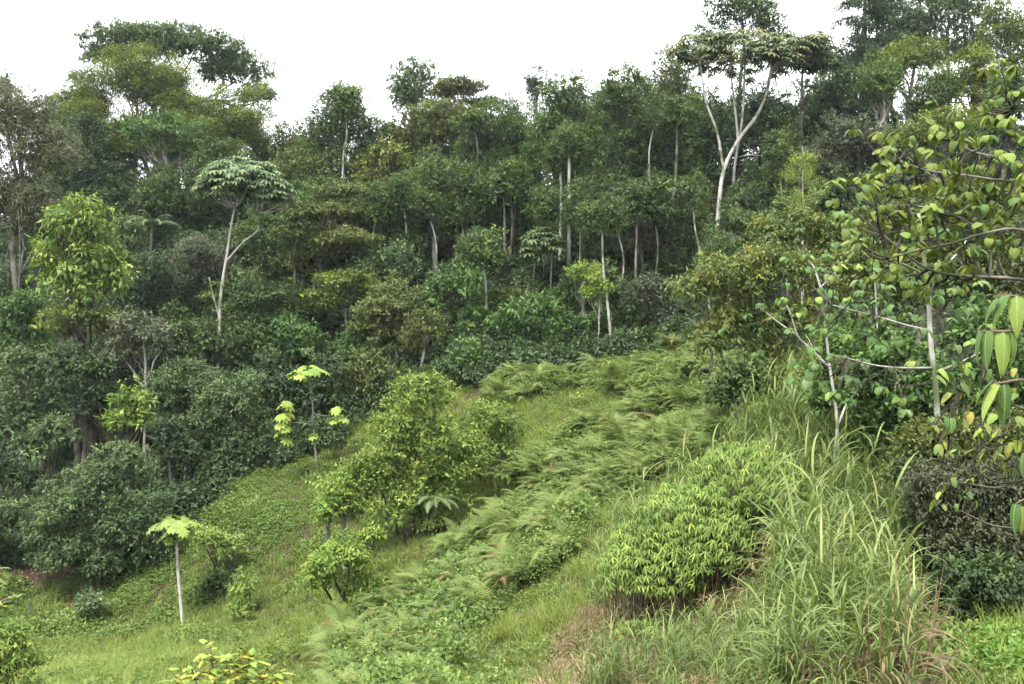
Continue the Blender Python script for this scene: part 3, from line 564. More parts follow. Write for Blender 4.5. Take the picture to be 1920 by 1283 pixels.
def wall(x0, x1, step, y0, y1, d0, d1, cols, hw=(36, 56), hh=(90, 150)):
    x = x0
    while x < x1:
        px = x + R.uniform(-.25, .25) * step; x += step; d = R.uniform(d0, d1); f_ = (px - x0) / (x1 - x0)
        t = y0 + (y1 - y0) * f_ + R.uniform(-28, 28); w = R.uniform(*hw); h = R.uniform(*hh)
        if any(px + w * .7 > a and px - w * .7 < b and t + h > c and t < e_ and d < dd for a, b, c, e_, dd in PROT): continue
        col = cols[R.integers(len(cols))]; sty = ('broad', 'broad', 'fine', 'tip', 'pinnate', 'layer')[R.integers(6)]
        near = sorted(LM, key=lambda l: (l[0] - px) ** 2 + (l[1] - t - h * .4) ** 2); lab = None
        for l in near[:6]:
            dx, dy = px - l[0], t + h * .4 - l[1]
            rel = ('right of' if dx > 0 else 'left of') if abs(dx) > abs(dy) else ('below' if dy > 0 else 'above')
            if abs(dx) < 18 and abs(dy) < 18: rel = 'behind'
            for siz in ('', 'slim ' if w < 44 else 'wide '):
                lb = f'{siz}{WORD[col]} {SHW[sty]} forest tree {rel} {l[2]}'
                if lb not in USED and len(lb.split()) <= 16: lab = lb; break
            if lab: break
        if not lab: continue
        USED.add(lab)
        lob = [(px, t, t + h, w), (px + R.uniform(-.8, .8) * w, t + h * R.uniform(.25, .5), t + h * R.uniform(1.1, 1.35), w * R.uniform(.6, .9)), (px + R.uniform(-.7, .7) * w, t + h * R.uniform(.0, .3), t + h * .8, w * .6)]
        tree('forest_tree', lab, lob, d, sty, col, ('grey', 'dark', 'grey', 'dark')[R.integers(4)], 'trees of the forest wall', k=.72, maxl=12, r0=R.uniform(.1, .16))
A_ = ('mid', 'olive', 'mid', 'dark', 'green'); B_ = ('dark', 'mid', 'blue', 'mid', 'olive', 'green'); C_ = ('dark', 'dark', 'mid', 'blue', 'green')
T_ = dict(hw=(28, 46), hh=(130, 200))
wall(100, 540, 56, 245, 250, 103, 112, ('dark', 'mid', 'olive', 'mid'), hw=(42, 60), hh=(110, 160))
wall(690, 1330, 46, 255, 195, 101, 108, A_, **T_)
wall(700, 1330, 50, 222, 150, 110, 116, A_, **T_)
wall(570, 1330, 48, 290, 245, 91, 96, A_, **T_)
wall(1290, 1570, 46, 165, 140, 96, 106, ('dark', 'mid', 'dark', 'olive'), hw=(36, 50), hh=(130, 200))
wall(90, 560, 52, 330, 330, 92, 100, C_, hw=(36, 54), hh=(120, 170))
wall(560, 1330, 50, 355, 330, 86, 89, B_, **T_)
wall(250, 560, 52, 400, 400, 82, 88, C_, hw=(34, 50), hh=(110, 170))
wall(600, 1300, 52, 440, 420, 79, 82, B_, hw=(28, 44), hh=(100, 160))
wall(240, 700, 54, 530, 510, 76, 79, C_, hw=(32, 50), hh=(90, 140))
wall(700, 1290, 54, 535, 510, 74, 76.5, ('dark', 'mid', 'green', 'olive'), hw=(28, 44), hh=(80, 130))
wall(10, 640, 58, 640, 590, 70, 74, C_, hh=(80, 130))
wall(10, 640, 58, 735, 690, 66, 68, C_, hw=(30, 46), hh=(80, 130))
wall(660, 1260, 58, 620, 585, 68.5, 70, ('dark', 'mid', 'green'), hw=(26, 40), hh=(60, 95))
wall(1480, 1900, 58, 200, 170, 90, 96, ('dark', 'mid', 'grey', 'olive'), hw=(34, 50))
wall(1320, 1900, 58, 325, 285, 80, 84, C_)
wall(1320, 1900, 60, 415, 365, 66, 70, ('mid', 'dark', 'grey', 'olive'))

# ------------------------------------------------------------------ umbrella trees: every large leaf is a part
PALM = [palmate(9, .30, 1.25, .35) for _ in range(2)]
def umbrella(name, label, lobes, d, trunk, nleaf, size, col, bark='white', r0=.17, extra=(), more=0):
    base = G(*trunk[0]) if len(trunk[0]) == 2 else P(*trunk[0])
    X = (trunk[0][0] - CX) / F * d; base = np.array([X, d, float(H(X, d))])
    root = thing(name, label, 'tree', base, None)
    tb = MB(); pts = [base - np.array([0, 0, .3])] + [P(a, b, d) for a, b in trunk[1:]]
    tube(tb, smooth_path(pts), np.linspace(r0 * 1.2, r0 * .5, 4 * (len(pts) - 1) + 1), 8)
    nodes = [pts[-1], pts[-2]]
    lb = []
    for path, rr in extra:
        q = MB(); pp = [P(a, b, d + dz) for a, b, dz in path]
        tube(q, smooth_path(pp), np.linspace(rr, rr * .5, 4 * (len(pp) - 1) + 1), 7); q.obj('limb', BARK[bark], root, base, True); nodes.append(pp[-1]); nodes.append(pp[-2])
    tips = []
    meshes = [p_.mesh('leaf', MATR[col]) for p_ in PALM]
    area = sum(l[3] * (l[2] - l[1]) for l in lobes)
    tw = MB()
    for l in lobes:
        c = P(l[0], (l[1] + l[2]) / 2, d); rx = l[3] / F * d; rz = (l[2] - l[1]) / 2 / F * d
        k = max(4, int(nleaf * l[3] * (l[2] - l[1]) / area))
        dv = rdir(k * 3); dv = dv[dv[:, 2] > -.25][:k]
        for v in dv:
            q = c + v * np.array([rx, rx * .9, rz]) * R.uniform(.72, 1.0)
            out = nrm(v * np.array([1, 1, .5])); s = size * R.uniform(.7, 1.15)
            e = Vector((out[0], out[1], 0.0)); tilt = R.uniform(.15, .6)
            z = Vector((out[0] * tilt, out[1] * tilt, 1)).normalized(); x = e.orthogonal() if e.length < .1 else e
            rot = z.to_track_quat('Z', 'Y').to_matrix() @ Matrix.Rotation(R.uniform(0, 6.28), 3, 'Z')
            place('leaf', meshes[R.integers(2)], root, base, q, rot.to_euler(), s)
            if R.random() < .13: tips.append(q)
    if more:
        fo = MB()
        for l in lobes:
            c = P(l[0], (l[1] + l[2]) / 2, d); k = int(more * l[3] * (l[2] - l[1]) / area); v = rdir(k * 3); v = v[v[:, 2] > -.35][:k]
            q = c + v * np.array([l[3] / F * d, l[3] / F * d * .9, (l[2] - l[1]) / 2 / F * d]) * R.uniform(.55, .98, (k, 1)); z = np.array([0, 0, 1.]) + v * np.array([.5, .5, 0]) + rdir(k) * .15
            stamp(fo, PALM[0], q, frames(np.cross(z, rdir(k)), z, size * R.uniform(.7, 1.1, k)), np.clip(.4 + R.normal(size=k) * .15 + .3 * (R.random(k) < .15), 0, 1))
        fo.obj('foliage', MAT[col], root, base, kind='stuff')
    for q in tips:
        nd = min(nodes, key=lambda n_: np.linalg.norm(n_ - q)); ln = np.linalg.norm(q - nd)
        tube(tb, curve(nd, q, sag=ln * .1, wob=.03, n=5), np.linspace(.04, .014, 5), 4)
    tb.obj('trunk', BARK[bark], root, base, True)
    return root
umbrella('umbrella_tree', 'pale umbrella-shaped tree with drooping hand-like leaves on a white forked trunk', [(455, 295, 395, 88), (420, 318, 400, 52), (505, 335, 400, 48)], 72,
         [(408, 690), (411, 640), (413, 560), (425, 480), (433, 425), (440, 390)], 290, .62, 'pale', r0=.12, more=160,
         extra=[([(424, 490, 0), (455, 455, .5), (484, 430, .6), (478, 400, .6)], .08), ([(412, 600, 0), (396, 540, -.3), (392, 520, -.4)], .07)])
umbrella('umbrella_tree', 'great umbrella tree with spreading white limbs under a flat rust-tipped crown', [(1310, 62, 135, 65), (1390, 56, 128, 85), (1470, 64, 128, 75), (1400, 90, 150, 110), (1520, 60, 125, 45)], 82,
         [(1340, 470), (1347, 400), (1357, 320), (1385, 262), (1420, 215), (1440, 165), (1445, 130)], 300, .68, 'rust', r0=.17, more=280,
         extra=[([(1357, 320, 0), (1345, 250, -.5), (1325, 195, -.8), (1317, 150, -1), (1312, 110, -1)], .12), ([(1384, 264, 0), (1378, 200, .6), (1372, 150, .8), (1370, 110, .8)], .11),
                ([(1377, 400, .8), (1376, 330, .8), (1384, 270, .4), (1392, 220, .2), (1396, 150, 0), (1396, 110, 0)], .13), ([(1384, 295, .6), (1405, 291, .3), (1430, 292, 0)], .05)])
umbrella('umbrella_tree', 'dark-leaved umbrella tree on a straight trunk right of the great umbrella tree', [(1510, 78, 145, 55), (1535, 95, 150, 40)], 86,
         [(1500, 400), (1501, 300), (1503, 180), (1505, 120)], 150, .62, 'dark', bark='grey', r0=.16, more=120)
umbrella('umbrella_tree', 'small dark umbrella tree on thin stems in the shade at the forest centre', [(1018, 420, 500, 42), (1000, 460, 505, 26)], 80,
         [(1000, 540), (1002, 500), (1010, 470), (1016, 440)], 110, .62, 'blue', bark='grey', r0=.07, extra=[([(1018, 530, .3), (1020, 500, .3), (1024, 460, 0)], .05)])

# straight bare trunks that show between the crowns
def bare(label, path, d, r0, bark='grey'):
    X = (path[0][0] - CX) / F * d; base = np.array([X, d, float(H(X, d))])
    root = thing('slender_tree', label, 'tree', base, 'bare trunks among the crowns')
    tb = MB(); pts = [base - np.array([0, 0, .3])] + [P(a, b, d) for a, b in path[1:]]
    tube(tb, smooth_path(pts), np.linspace(r0 * 1.15, r0 * .6, 4 * (len(pts) - 1) + 1), 7); 
    cb = MB(); c = pts[-1]; cc, cs = foliage(cb, c + np.array([0, 0, .4]), (R.uniform(1.3, 2.0), 1.5, R.uniform(1.6, 2.8)), dict(STY[('broad', 'fine', 'tip')[R.integers(3)]]), 1.1)
    for e_ in cc[:14]: tube(tb, curve(c - np.array([0, 0, .5]), e_, wob=.04, n=4), np.linspace(.035, .012, 4), 4)
    tb.obj('trunk', BARK[bark], root, base, True); cb.obj('crown', MAT['mid'], root, base)
bare('straight pale trunk just left of the twin trunk pair', [(1050, 540), (1050, 480), (1052, 380), (1050, 300)], 84, .15, 'white')
bare('straight grey trunk standing clear right of the dark umbrella tree', [(1067, 560), (1067, 500), (1067, 400), (1067, 280)], 82, .19, 'white')
bare('thin trunk leftmost in the row of stems left of the dark umbrella tree', [(945, 560), (945, 500), (946, 420), (944, 360)], 83, .13)
bare('leaning thin trunk second in the row of stems left of the dark umbrella tree', [(952, 560), (954, 500), (960, 430), (958, 350)], 83.5, .12)
bare('thin dark trunk nearest the dark umbrella tree on its left', [(967, 560), (965, 500), (962, 440), (968, 370)], 84, .14, 'dark')
bare('thin trunk rising from the upper fern slope with a bend near its foot', [(1146, 655), (1144, 620), (1138, 560), (1131, 500), (1129, 420)], 67, .10, 'white')
bare('grey trunk with upright twigs beside the olive tree left of the great umbrella tree', [(1264, 460), (1262, 400), (1268, 310), (1270, 230)], 90, .17)
bare('thin grey trunk at the right part of the forest edge', [(1193, 560), (1192, 500), (1194, 440), (1192, 380)], 76, .11)
bare('forked pale stem below the bright-tipped tree in the forest middle', [(815, 520), (818, 470), (812, 430), (800, 400)], 82, .10, 'white')
bare('short forked stem above the bright green leafy tree', [(912, 580), (911, 540), (908, 515), (904, 490)], 72, .09, 'white')
bare('dark stem standing in the shaded forest left of the flat-tiered tree', [(553, 600), (552, 540), (553, 480), (556, 440)], 79, .11)

for px, y0_, y1_, d_, r_, bk, lb in ((700, 500, 400, 80, .08, 'grey', 'thin stem leftmost below the lime-tipped young tree'), (760, 470, 380, 81, .07, 'white', 'thin pale stem just left of the bright-tipped tree'),
        (870, 460, 360, 85, .08, 'white', 'thin pale stem between the bright-tipped tree and the row of stems'), (1032, 520, 400, 81, .08, 'grey', 'thin grey stem touching the dark umbrella tree on its right'),
        (1085, 540, 400, 79, .07, 'grey', 'thin stem just right of the straight grey trunk'), (1160, 560, 420, 78, .08, 'white', 'thin pale stem right of the slender pale-stemmed tree'), (1228, 540, 400, 77, .08, 'grey', 'thin stem right of the greyish drooping tree'),
        (1305, 480, 380, 76, .09, 'white', 'pale stem left of the foot of the great umbrella tree'), (1335, 600, 520, 62, .08, 'white', 'short pale stem behind the left tip of the orange-leaved tree'), (1462, 400, 300, 80, .09, 'grey', 'grey stem between the great umbrella tree and the lacy sapling'),
        (640, 300, 210, 94, .1, 'white', 'pale stem inside the tall light green tree by the sky gap'), (890, 320, 240, 94, .1, 'grey', 'grey stem inside the forked skyline tree'), (1215, 330, 230, 92, .1, 'white', 'pale stem of the ragged-topped tree on its right side'), (1650, 260, 170, 82, .08, 'white', 'pale stem under the white-forked small tree at upper right')):
    bare(lb, [(px, y0_ + 60), (px + R.normal() * 3, y0_), (px + R.normal() * 6, (y0_ + y1_) / 2), (px + R.normal() * 8, y1_)], d_ - 1, r_, bk)

# ------------------------------------------------------------------ ground cover that nobody could count
def scatter(name, label, protos, mat, p, rot, sc):
    """stuff: instances of a few small plant meshes on points"""
    col = bpy.data.collections.new(name + '_plants')
    for i, pr in enumerate(protos):
        o = bpy.data.objects.new(name + '_plant', pr.mesh(name + '_plant', mat)); col.objects.link(o)
    me = bpy.data.meshes.new(name); n = len(p)
    me.vertices.add(n); me.vertices.foreach_set('co', np.asarray(p, np.float32).ravel())
    a = me.attributes.new('rot', 'FLOAT_VECTOR', 'POINT'); a.data.foreach_set('vector', np.asarray(rot, np.float32).ravel())
    a = me.attributes.new('scl', 'FLOAT', 'POINT'); a.data.foreach_set('value', np.asarray(sc, np.float32).ravel())
    a = me.attributes.new('pick', 'INT', 'POINT'); a.data.foreach_set('value', R.integers(0, len(protos), n).astype(np.int32))
    me.update()
    ob = bpy.data.objects.new(name, me); COL.objects.link(ob); ob['kind'] = 'stuff'; ob['label'] = label
    ng = bpy.data.node_groups.new(name, 'GeometryNodeTree')
    ng.interface.new_socket('Geometry', in_out='INPUT', socket_type='NodeSocketGeometry'); ng.interface.new_socket('Geometry', in_out='OUTPUT', socket_type='NodeSocketGeometry')
    N, L = ng.nodes, ng.links
    gi, go = N.new('NodeGroupInput'), N.new('NodeGroupOutput')
    ci = N.new('GeometryNodeCollectionInfo'); ci.inputs['Collection'].default_value = col
    ci.inputs['Separate Children'].default_value = True; ci.inputs['Reset Children'].default_value = True
    ip = N.new('GeometryNodeInstanceOnPoints'); ip.inputs['Pick Instance'].default_value = True
    def attr(nm, ty):
        q = N.new('GeometryNodeInputNamedAttribute'); q.data_type = ty; q.inputs['Name'].default_value = nm; return q.outputs['Attribute']
    er = N.new('FunctionNodeEulerToRotation')
    L.new(gi.outputs[0], ip.inputs['Points']); L.new(ci.outputs[0], ip.inputs['Instance'])
    L.new(attr('rot', 'FLOAT_VECTOR'), er.inputs[0]); L.new(er.outputs[0], ip.inputs['Rotation'])
    L.new(attr('scl', 'FLOAT'), ip.inputs['Scale']); L.new(attr('pick', 'INT'), ip.inputs['Instance Index']); L.new(ip.outputs[0], go.inputs[0])
    md = ob.modifiers.new('scatter', 'NODES'); md.node_group = ng
    return ob
def on_ground(xy, lift=0.0): return np.stack([xy[:, 0], xy[:, 1], H(xy[:, 0], xy[:, 1]) + lift], -1)
def spin(n, tilt=.15): return np.stack([R.normal(size=n) * tilt, R.normal(size=n) * tilt, R.uniform(0, 6.283, n)], -1)
def patch(xy, scale, seed=0.0):
    """smooth pseudo-noise about 0..1 over the ground"""
    x, y = xy[:, 0] * scale + seed, xy[:, 1] * scale + seed * 1.7
    return 0.5 + 0.25 * (np.sin(x + 1.7 * np.sin(y * .8)) + np.sin(y * 1.3 + 1.4 * np.sin(x * .9 + 2)))

MAT['grass'] = leaf_mat('blade_grass', pal((.092, .135, .03), (.158, .212, .046), (.222, .275, .068), (.32, .31, .12)), trans=.35, wave=.22)
MAT['creeper'] = leaf_mat('leaf_creeper', pal((.046, .086, .022), (.086, .142, .034), (.138, .20, .048), (.21, .26, .066)), trans=.3, wave=.18)
MAT['bracken'] = leaf_mat('leaf_bracken', [(0, (.058, .095, .026)), (.35, (.112, .162, .044)), (.65, (.175, .228, .066)), (.85, (.24, .27, .085)), (1, (.20, .13, .06))], trans=.3, wave=.5, spec=.15)
MAT['cane'] = leaf_mat('blade_cane', pal((.058, .094, .024), (.104, .155, .038), (.160, .210, .058), (.28, .27, .10)), trans=.3, wave=.4, spec=.28, rough=.5)
MAT['straw'] = leaf_mat('blade_straw', pal((.10, .072, .038), (.18, .135, .07), (.26, .20, .105), (.32, .27, .14)), trans=.2, wave=.5)
MAT['weed'] = leaf_mat('leaf_weed', pal((.05, .12, .025), (.10, .20, .04), (.15, .26, .055), (.22, .30, .07)), trans=.35, wave=.6)
MAT['under'] = leaf_mat('leaf_undergrowth', PAL['dark'], wave=.2)  # dark palette puts the shadow between the trees into the leaf colour

def tuft(n=26, h=.55, w=.022, spread=.22, bend=1.1, seg=3):
    mb = MB(); a = R.uniform(0, 6.283, n); r = spread * np.sqrt(R.random(n))
    p = np.stack([np.cos(a) * r, np.sin(a) * r, np.zeros(n) - .03], -1); a2 = a + R.normal(size=n) * .7; lean = R.uniform(.05, .55, n)
    d = np.stack([np.cos(a2) * lean, np.sin(a2) * lean, np.ones(n)], -1); nn = np.stack([-np.cos(a2), -np.sin(a2), np.full(n, .4)], -1)
    ribbons(mb, p, d, nn, h * R.uniform(.55, 1.25, n), w * R.uniform(.7, 1.4, n), bend * R.uniform(.3, 1.4, n), seg, np.clip(.45 + R.normal(size=n) * .2, 0, 1))
    return mb
def leafball(n, r, L, Wd, flat=.7, stem=0.0, droop=.3, young=.3):
    mb = MB(); o = rdir(n); o[:, 2] = np.abs(o[:, 2]) * np.where(R.random(n) < .2, -.5, 1); q = R.random(n) ** .4
    p = o * (q * r)[:, None]; p[:, 2] *= flat
    d = o * .8 + rdir(n) * .7; d[:, 2] -= droop; nn = np.array([0, 0, 1.]) + o * .5 + rdir(n) * .5
    if stem: p[:, 2] += stem
    leaves(mb, p, d, nn, L * R.uniform(.6, 1.3, n), Wd * R.uniform(.7, 1.3, n), np.clip(.42 + R.normal(size=n) * .14 + young * (q > .8) * (R.random(n) < .4), 0, 1))
    if stem:
        for i in range(4): tube(mb, curve((R.normal() * .08, R.normal() * .08, -.3), p[R.integers(n)] * .7 + np.array([0, 0, stem * .25]), wob=.05, n=4), [.03, .025, .015, .008], 3, .1)
    return mb

edge = [(-200, 1095), (0, 1080), (120, 1065), (260, 1075), (330, 1020), (380, 930), (470, 890), (580, 860), (700, 775), (800, 735), (900, 728), (1030, 705), (1150, 692), (1260, 668), (1310, 655)]
E = [G(*p)[:2] for p in edge]
e_r = G(1420, 700)[:2]; e_r2 = G(1560, 800)[:2]; e_r3 = G(1720, 880)[:2]
forest = np.array(E + [e_r, (34, 42), (60, 45), (75, 80), (75, 128), (-75, 128), (-75, 60)])
front = np.array([(-24, 24), (-8, 16), (8, 12), (14, 13)] + [tuple(e_r3), tuple(e_r2), tuple(e_r)] + [tuple(p) for p in E[::-1]] + [(-40, 50), (-34, 36)])

# undergrowth of the forest floor
xy = sample(forest, .75); xy = xy[(xy[:, 1] < 112)]

rz_ = np.array([G(*p)[:2] for p in ((1500, 760), (1620, 840), (1720, 900), (1735, 1010), (1765, 1130), (1960, 1130), (2050, 900), (2000, 700), (1750, 690))])
ep = np.array(E + [e_r]); sg = ep[R.integers(2, len(ep), 420)]; sg = sg + (ep[R.integers(2, len(ep), 420)] - sg) * 0
ti_ = R.integers(3, len(ep) - 1, 420); tt_ = R.random((420, 1)); ed = ep[ti_] + (ep[ti_ + 1] - ep[ti_]) * tt_ + np.stack([R.normal(size=420) * .8, R.uniform(-.3, 3.0, 420)], -1)
xy = np.concatenate([xy, sample(rz_, 1.6), ed]); n = len(xy)
scatter('undergrowth', 'leafy undergrowth, coloured dark for forest shade, filling the forest floor between the trees', [leafball(300, 1.0, .34, .16, .7, stem=s) for s in (.3, .6, .9, 1.3)], MAT['under'], on_ground(xy, -.2), spin(n, .2), R.uniform(.5, 1.15, n))

ferns_lo = zone([(650, 1400), (630, 1285), (640, 1215), (700, 1165), (790, 1115), (850, 1050), (900, 1000), (985, 960), (1070, 975), (1100, 1010), (1060, 1070), (1010, 1110), (930, 1160), (890, 1210), (850, 1285), (840, 1400)])
ferns_mid = zone([(905, 915), (960, 890), (1040, 850), (1120, 810), (1230, 770), (1340, 790), (1400, 830), (1340, 870), (1250, 910), (1190, 950), (1120, 975), (1050, 965), (960, 930)])
ferns_up = zone([(900, 735), (1000, 712), (1150, 695), (1300, 660), (1400, 690), (1430, 760), (1330, 790), (1250, 770), (1180, 750), (1100, 730), (1000, 760), (920, 770)])
canes = zone([(1110, 1400), (1100, 1290), (1120, 1190), (1150, 1090), (1200, 1020), (1290, 1000), (1380, 900), (1400, 830), (1480, 800), (1580, 830), (1690, 900), (1705, 1000), (1720, 1120), (1730, 1290), (1700, 1400)])
creep = zone([(-100, 1100), (150, 1080), (330, 1030), (400, 930), (480, 895), (590, 870), (640, 920), (600, 960), (640, 1010), (560, 1060), (470, 1120), (380, 1160), (200, 1200), (-100, 1230)])

xy = sample(front, 9.0); ok = ~inpoly(xy[:, 0], xy[:, 1], canes) & ((~inpoly(xy[:, 0], xy[:, 1], creep)) | (R.random(len(xy)) < .25)) & (np.hypot(xy[:, 0] - sb_[0], xy[:, 1] - sb_[1]) > 1.2 + 1.4 * R.random(len(xy))); xy = xy[ok]; n = len(xy)
scatter('grass', 'knee-high green grass covering the open slope', [tuft(30, h) for h in (.42, .5, .6, .75)], MAT['grass'], on_ground(xy), spin(n, .18), R.uniform(.6, 1.2, n) * (.75 + .6 * patch(xy, .5)))
xy = np.concatenate([sample(creep, 8.5), sample(front, 1.6)]); ok = ~inpoly(xy[:, 0], xy[:, 1], canes) & (np.hypot(xy[:, 0] - sb_[0], xy[:, 1] - sb_[1]) > 1.0 + 1.2 * R.random(len(xy))); xy = xy[ok]; n = len(xy)
scatter('creeper', 'low leafy creeping plants matted over the lower slope', [leafball(150, .5, .12, .075, f) for f in (.6, .9, 1.2)], MAT['creeper'], on_ground(xy, .02), spin(n, .2), R.uniform(.5, 1.3, n) * (.55 + .75 * patch(xy, .9, 3)))

# bracken
def fern_clump(nf=8):
    mb = MB()
    for i in range(nf):
        f = frond(14, 1.0, R.uniform(1.1, 1.9), .30, .048, .45, R.uniform(.7, 1.25)); a = math.pi + .25 + R.normal() * 1.25; k = R.uniform(.7, 1.2); c_, s_ = math.cos(a) * k, math.sin(a) * k
        stamp(mb, f, np.array([[R.normal() * .12, R.normal() * .12, 0]]), np.array([[[c_, -s_, 0], [s_, c_, 0], [0, 0, k]]]), np.array([.46 + R.normal() * .13 if R.random() > .07 else 1.2]))
    return mb
FR = [fern_clump() for _ in range(6)]
xy = np.concatenate([sample(ferns_lo, 4.2), sample(ferns_mid, 4.2), sample(ferns_up, 3)]); pt = patch(xy, 1.1, 1); xy = xy[(pt * .6 + patch(xy, 2.3, 4) * .5 + R.random(len(pt)) * .3) > .62]; n = len(xy)
rot = np.stack([R.normal(size=n) * .25, R.normal(size=n) * .25, R.normal(size=n) * .8], -1)
scatter('bracken', 'pale bracken fern fronds leaning downhill in dense banks', FR, MAT['bracken'], on_ground(xy, .15) + np.stack([0 * pt[:n], 0 * pt[:n], .85 * patch(xy, 1.1, 1)], -1), rot, R.uniform(.7, 1.5, n) * np.clip(.55 + xy[:, 1] / 80, .8, 1.15))
xy = np.concatenate([sample(ferns_lo, 6), sample(ferns_mid, 6), sample(ferns_up, 4)]); n = len(xy)
scatter('weed_thicket', 'tangled leafy weeds growing through the bracken banks', [leafball(150, .6, .15, .08, .8, stem=.35) for _ in range(3)], MAT['creeper'], on_ground(xy) + np.stack([np.zeros(n), np.zeros(n), .6 * patch(xy, 1.1, 1)], -1), spin(n, .2), R.uniform(.6, 1.3, n) * (.6 + .6 * patch(xy, 1.3, 5)))

# tall cane grass
def cane_clump(nc=6, h=2.1, dead=False):
    mb = MB()
    for c in range(nc):
        a = R.uniform(0, 6.283); r = .3 * math.sqrt(R.random()); b = np.array([math.cos(a) * r, math.sin(a) * r, -.1]); hh = h * R.uniform(.7, 1.15)
        t = b + np.array([math.cos(a) * .3 * R.random() + R.normal() * .1, math.sin(a) * .3 * R.random() + R.normal() * .1, hh * .92])
        tube(mb, curve(b, t, wob=.01, n=3), [.014, .012, .008], 3, .35)
        k = 8; f = np.sort(R.uniform(.25, 1.0, k)) if not dead else np.sort(R.uniform(.05, .6, k))
        p = b + (t - b) * f[:, None]; az = R.uniform(0, 6.283, k); ln = R.uniform(.15, .5, k)
        d = np.stack([np.cos(az) * ln, np.sin(az) * ln, np.ones(k)], -1); nn = np.stack([-np.cos(az), -np.sin(az), np.full(k, .5)], -1)
        ribbons(mb, p, d, nn, R.uniform(.65, 1.25, k), R.uniform(.03, .054, k), (R.uniform(.7, 2.6, k) if not dead else R.uniform(2.2, 3.0, k)), 5, np.clip(.42 + R.normal(size=k) * .17, 0, 1), np.interp(np.linspace(0, 1, 6), [0, .25, .6, 1], [.6, 1, .85, .04]))
    return mb
xy = np.concatenate([sample(canes, 4.4), sample(zone([(1390, 860), (1420, 790), (1500, 765), (1600, 790), (1700, 850), (1700, 930), (1560, 900)]), 3)]); n = len(xy)
scatter('cane_grass', 'tall arching cane grass in the right foreground', [cane_clump(6, h) for h in (1.8, 2.2, 2.6, 3.0)], MAT['cane'], on_ground(xy), spin(n, .1), R.uniform(.6, 1.15, n) * (.75 + .35 * patch(xy, .7, 2)) * np.where(xy[:, 0] / xy[:, 1] * F + CX > 1470, 1.15, 1.0) * np.where((xy[:, 1] < 27.5) & (xy[:, 0] / xy[:, 1] * F + CX < 1470), np.where(xy[:, 1] < 23.5, .62, .45), 1.0) * np.where(xy[:, 0] / xy[:, 1] * F + CX > 1640, .72, 1.0))
strawz = zone([(1000, 1390), (1010, 1295), (1060, 1200), (1150, 1120), (1300, 1130), (1420, 1120), (1560, 1130), (1690, 1140), (1720, 1200), (1730, 1295), (1700, 1390)])
xy = np.concatenate([sample(canes, 2.2), sample(strawz, 4.5)]); n = len(xy)
scatter('dry_grass', 'dry brown grass leaves hanging in the lower part of the cane grass', [cane_clump(4, h, True) for h in (1.5, 2.0, 2.4)], MAT['straw'], on_ground(xy), spin(n, .25), R.uniform(.6, 1.1, n) * (.4 + .75 * patch(xy, .9, 7)) * np.where(xy[:, 0] / xy[:, 1] * F + CX < 1470, .7, 1.0))
wz_ = zone([(1690, 1290), (1740, 1240), (1780, 1215), (1830, 1205), (1950, 1170), (2050, 1170), (2050, 1290)])
xy = sample(wz_, 26); n = len(xy)
scatter('weeds', 'bright green weeds on the ground in the bottom right corner', [leafball(70, .3, .11, .06, .8, stem=.1) for _ in range(3)], MAT['weed'], on_ground(xy), spin(n, .2), R.uniform(.6, 1.3, n))

# ------------------------------------------------------------------ cecropias: every leaf a part
CEC = [palmate(9, .42, 1.15, .45, 3, petiole=.5) for _ in range(2)]
def cecropia(label, path, d, heads, col, size, r0=.07, bark='white', base=None):
    X = (path[0][0] - CX) / F * d; base = np.array([X, d, float(H(X, d))])
    root = thing('cecropia', label, 'tree', base, 'cecropia saplings')
    tb = MB(); pts = [base - np.array([0, 0, .2])] + [P(a, b, d) for a, b in path[1:]]
    tube(tb, smooth_path(pts), np.linspace(r0 * 1.2, r0 * .6, 4 * (len(pts) - 1) + 1), 8)
    ms = [c.mesh('leaf', MATR[col]) for c in CEC]; sp = smooth_path(pts)
    for hx, hy, hw, hh, k in heads:
        c = P(hx, hy, d); rx, rz = hw / F * d, hh / F * d
        nd = min(sp[3:], key=lambda q: abs(np.linalg.norm(q - c) - .6))
        tube(tb, curve(nd, c, sag=.1, wob=.02, n=4), [r0 * .55, r0 * .5, r0 * .4, r0 * .3], 6)
        for i in range(k):
            a = i / k * 6.283 + R.normal() * .3; u = R.uniform(.35, 1.0); zz = R.uniform(-1, .9) if hh > hw else (.8 - 1.2 * u * u)
            q = c + np.array([math.cos(a) * rx * u, math.sin(a) * rx * .9 * u, rz * zz])
            til = R.uniform(.35, 1.1); z = Vector((math.cos(a) * til, math.sin(a) * til, 1)).normalized()
            rot = z.to_track_quat('Z', 'Y').to_matrix() @ Matrix.Rotation(a + math.pi + R.normal() * .3, 3, 'Z')
            place('leaf', ms[i % 2], root, base, q, rot.to_euler(), size * R.uniform(.75, 1.15))
            tube(tb, curve(c + np.array([0, 0, rz * zz * .6]), q, wob=.02, n=3), [.018, .014, .01], 3)
    tb.obj('trunk', BARK[bark], root, base, True)
cecropia('cecropia sapling with yellow-lime leaf heads on a thin dark stem at the forest edge', [(603, 905), (592, 850), (588, 790), (584, 735), (580, 712)], 57, [(580, 700, 42, 14, 20), (534, 790, 15, 38, 20), (634, 778, 16, 18, 10), (590, 822, 8, 6, 3), (560, 708, 24, 10, 6)], 'limeyel', .42, .06, 'grey')
cecropia('cecropia sapling with a light green flat crown on a pale stem in the hollow', [(344, 1178), (338, 1120), (333, 1060), (331, 1000), (331, 988)], 48, [(330, 986, 50, 20, 40), (316, 1012, 20, 14, 8), (350, 1005, 20, 10, 7)], 'lime', .36, .075, 'white')

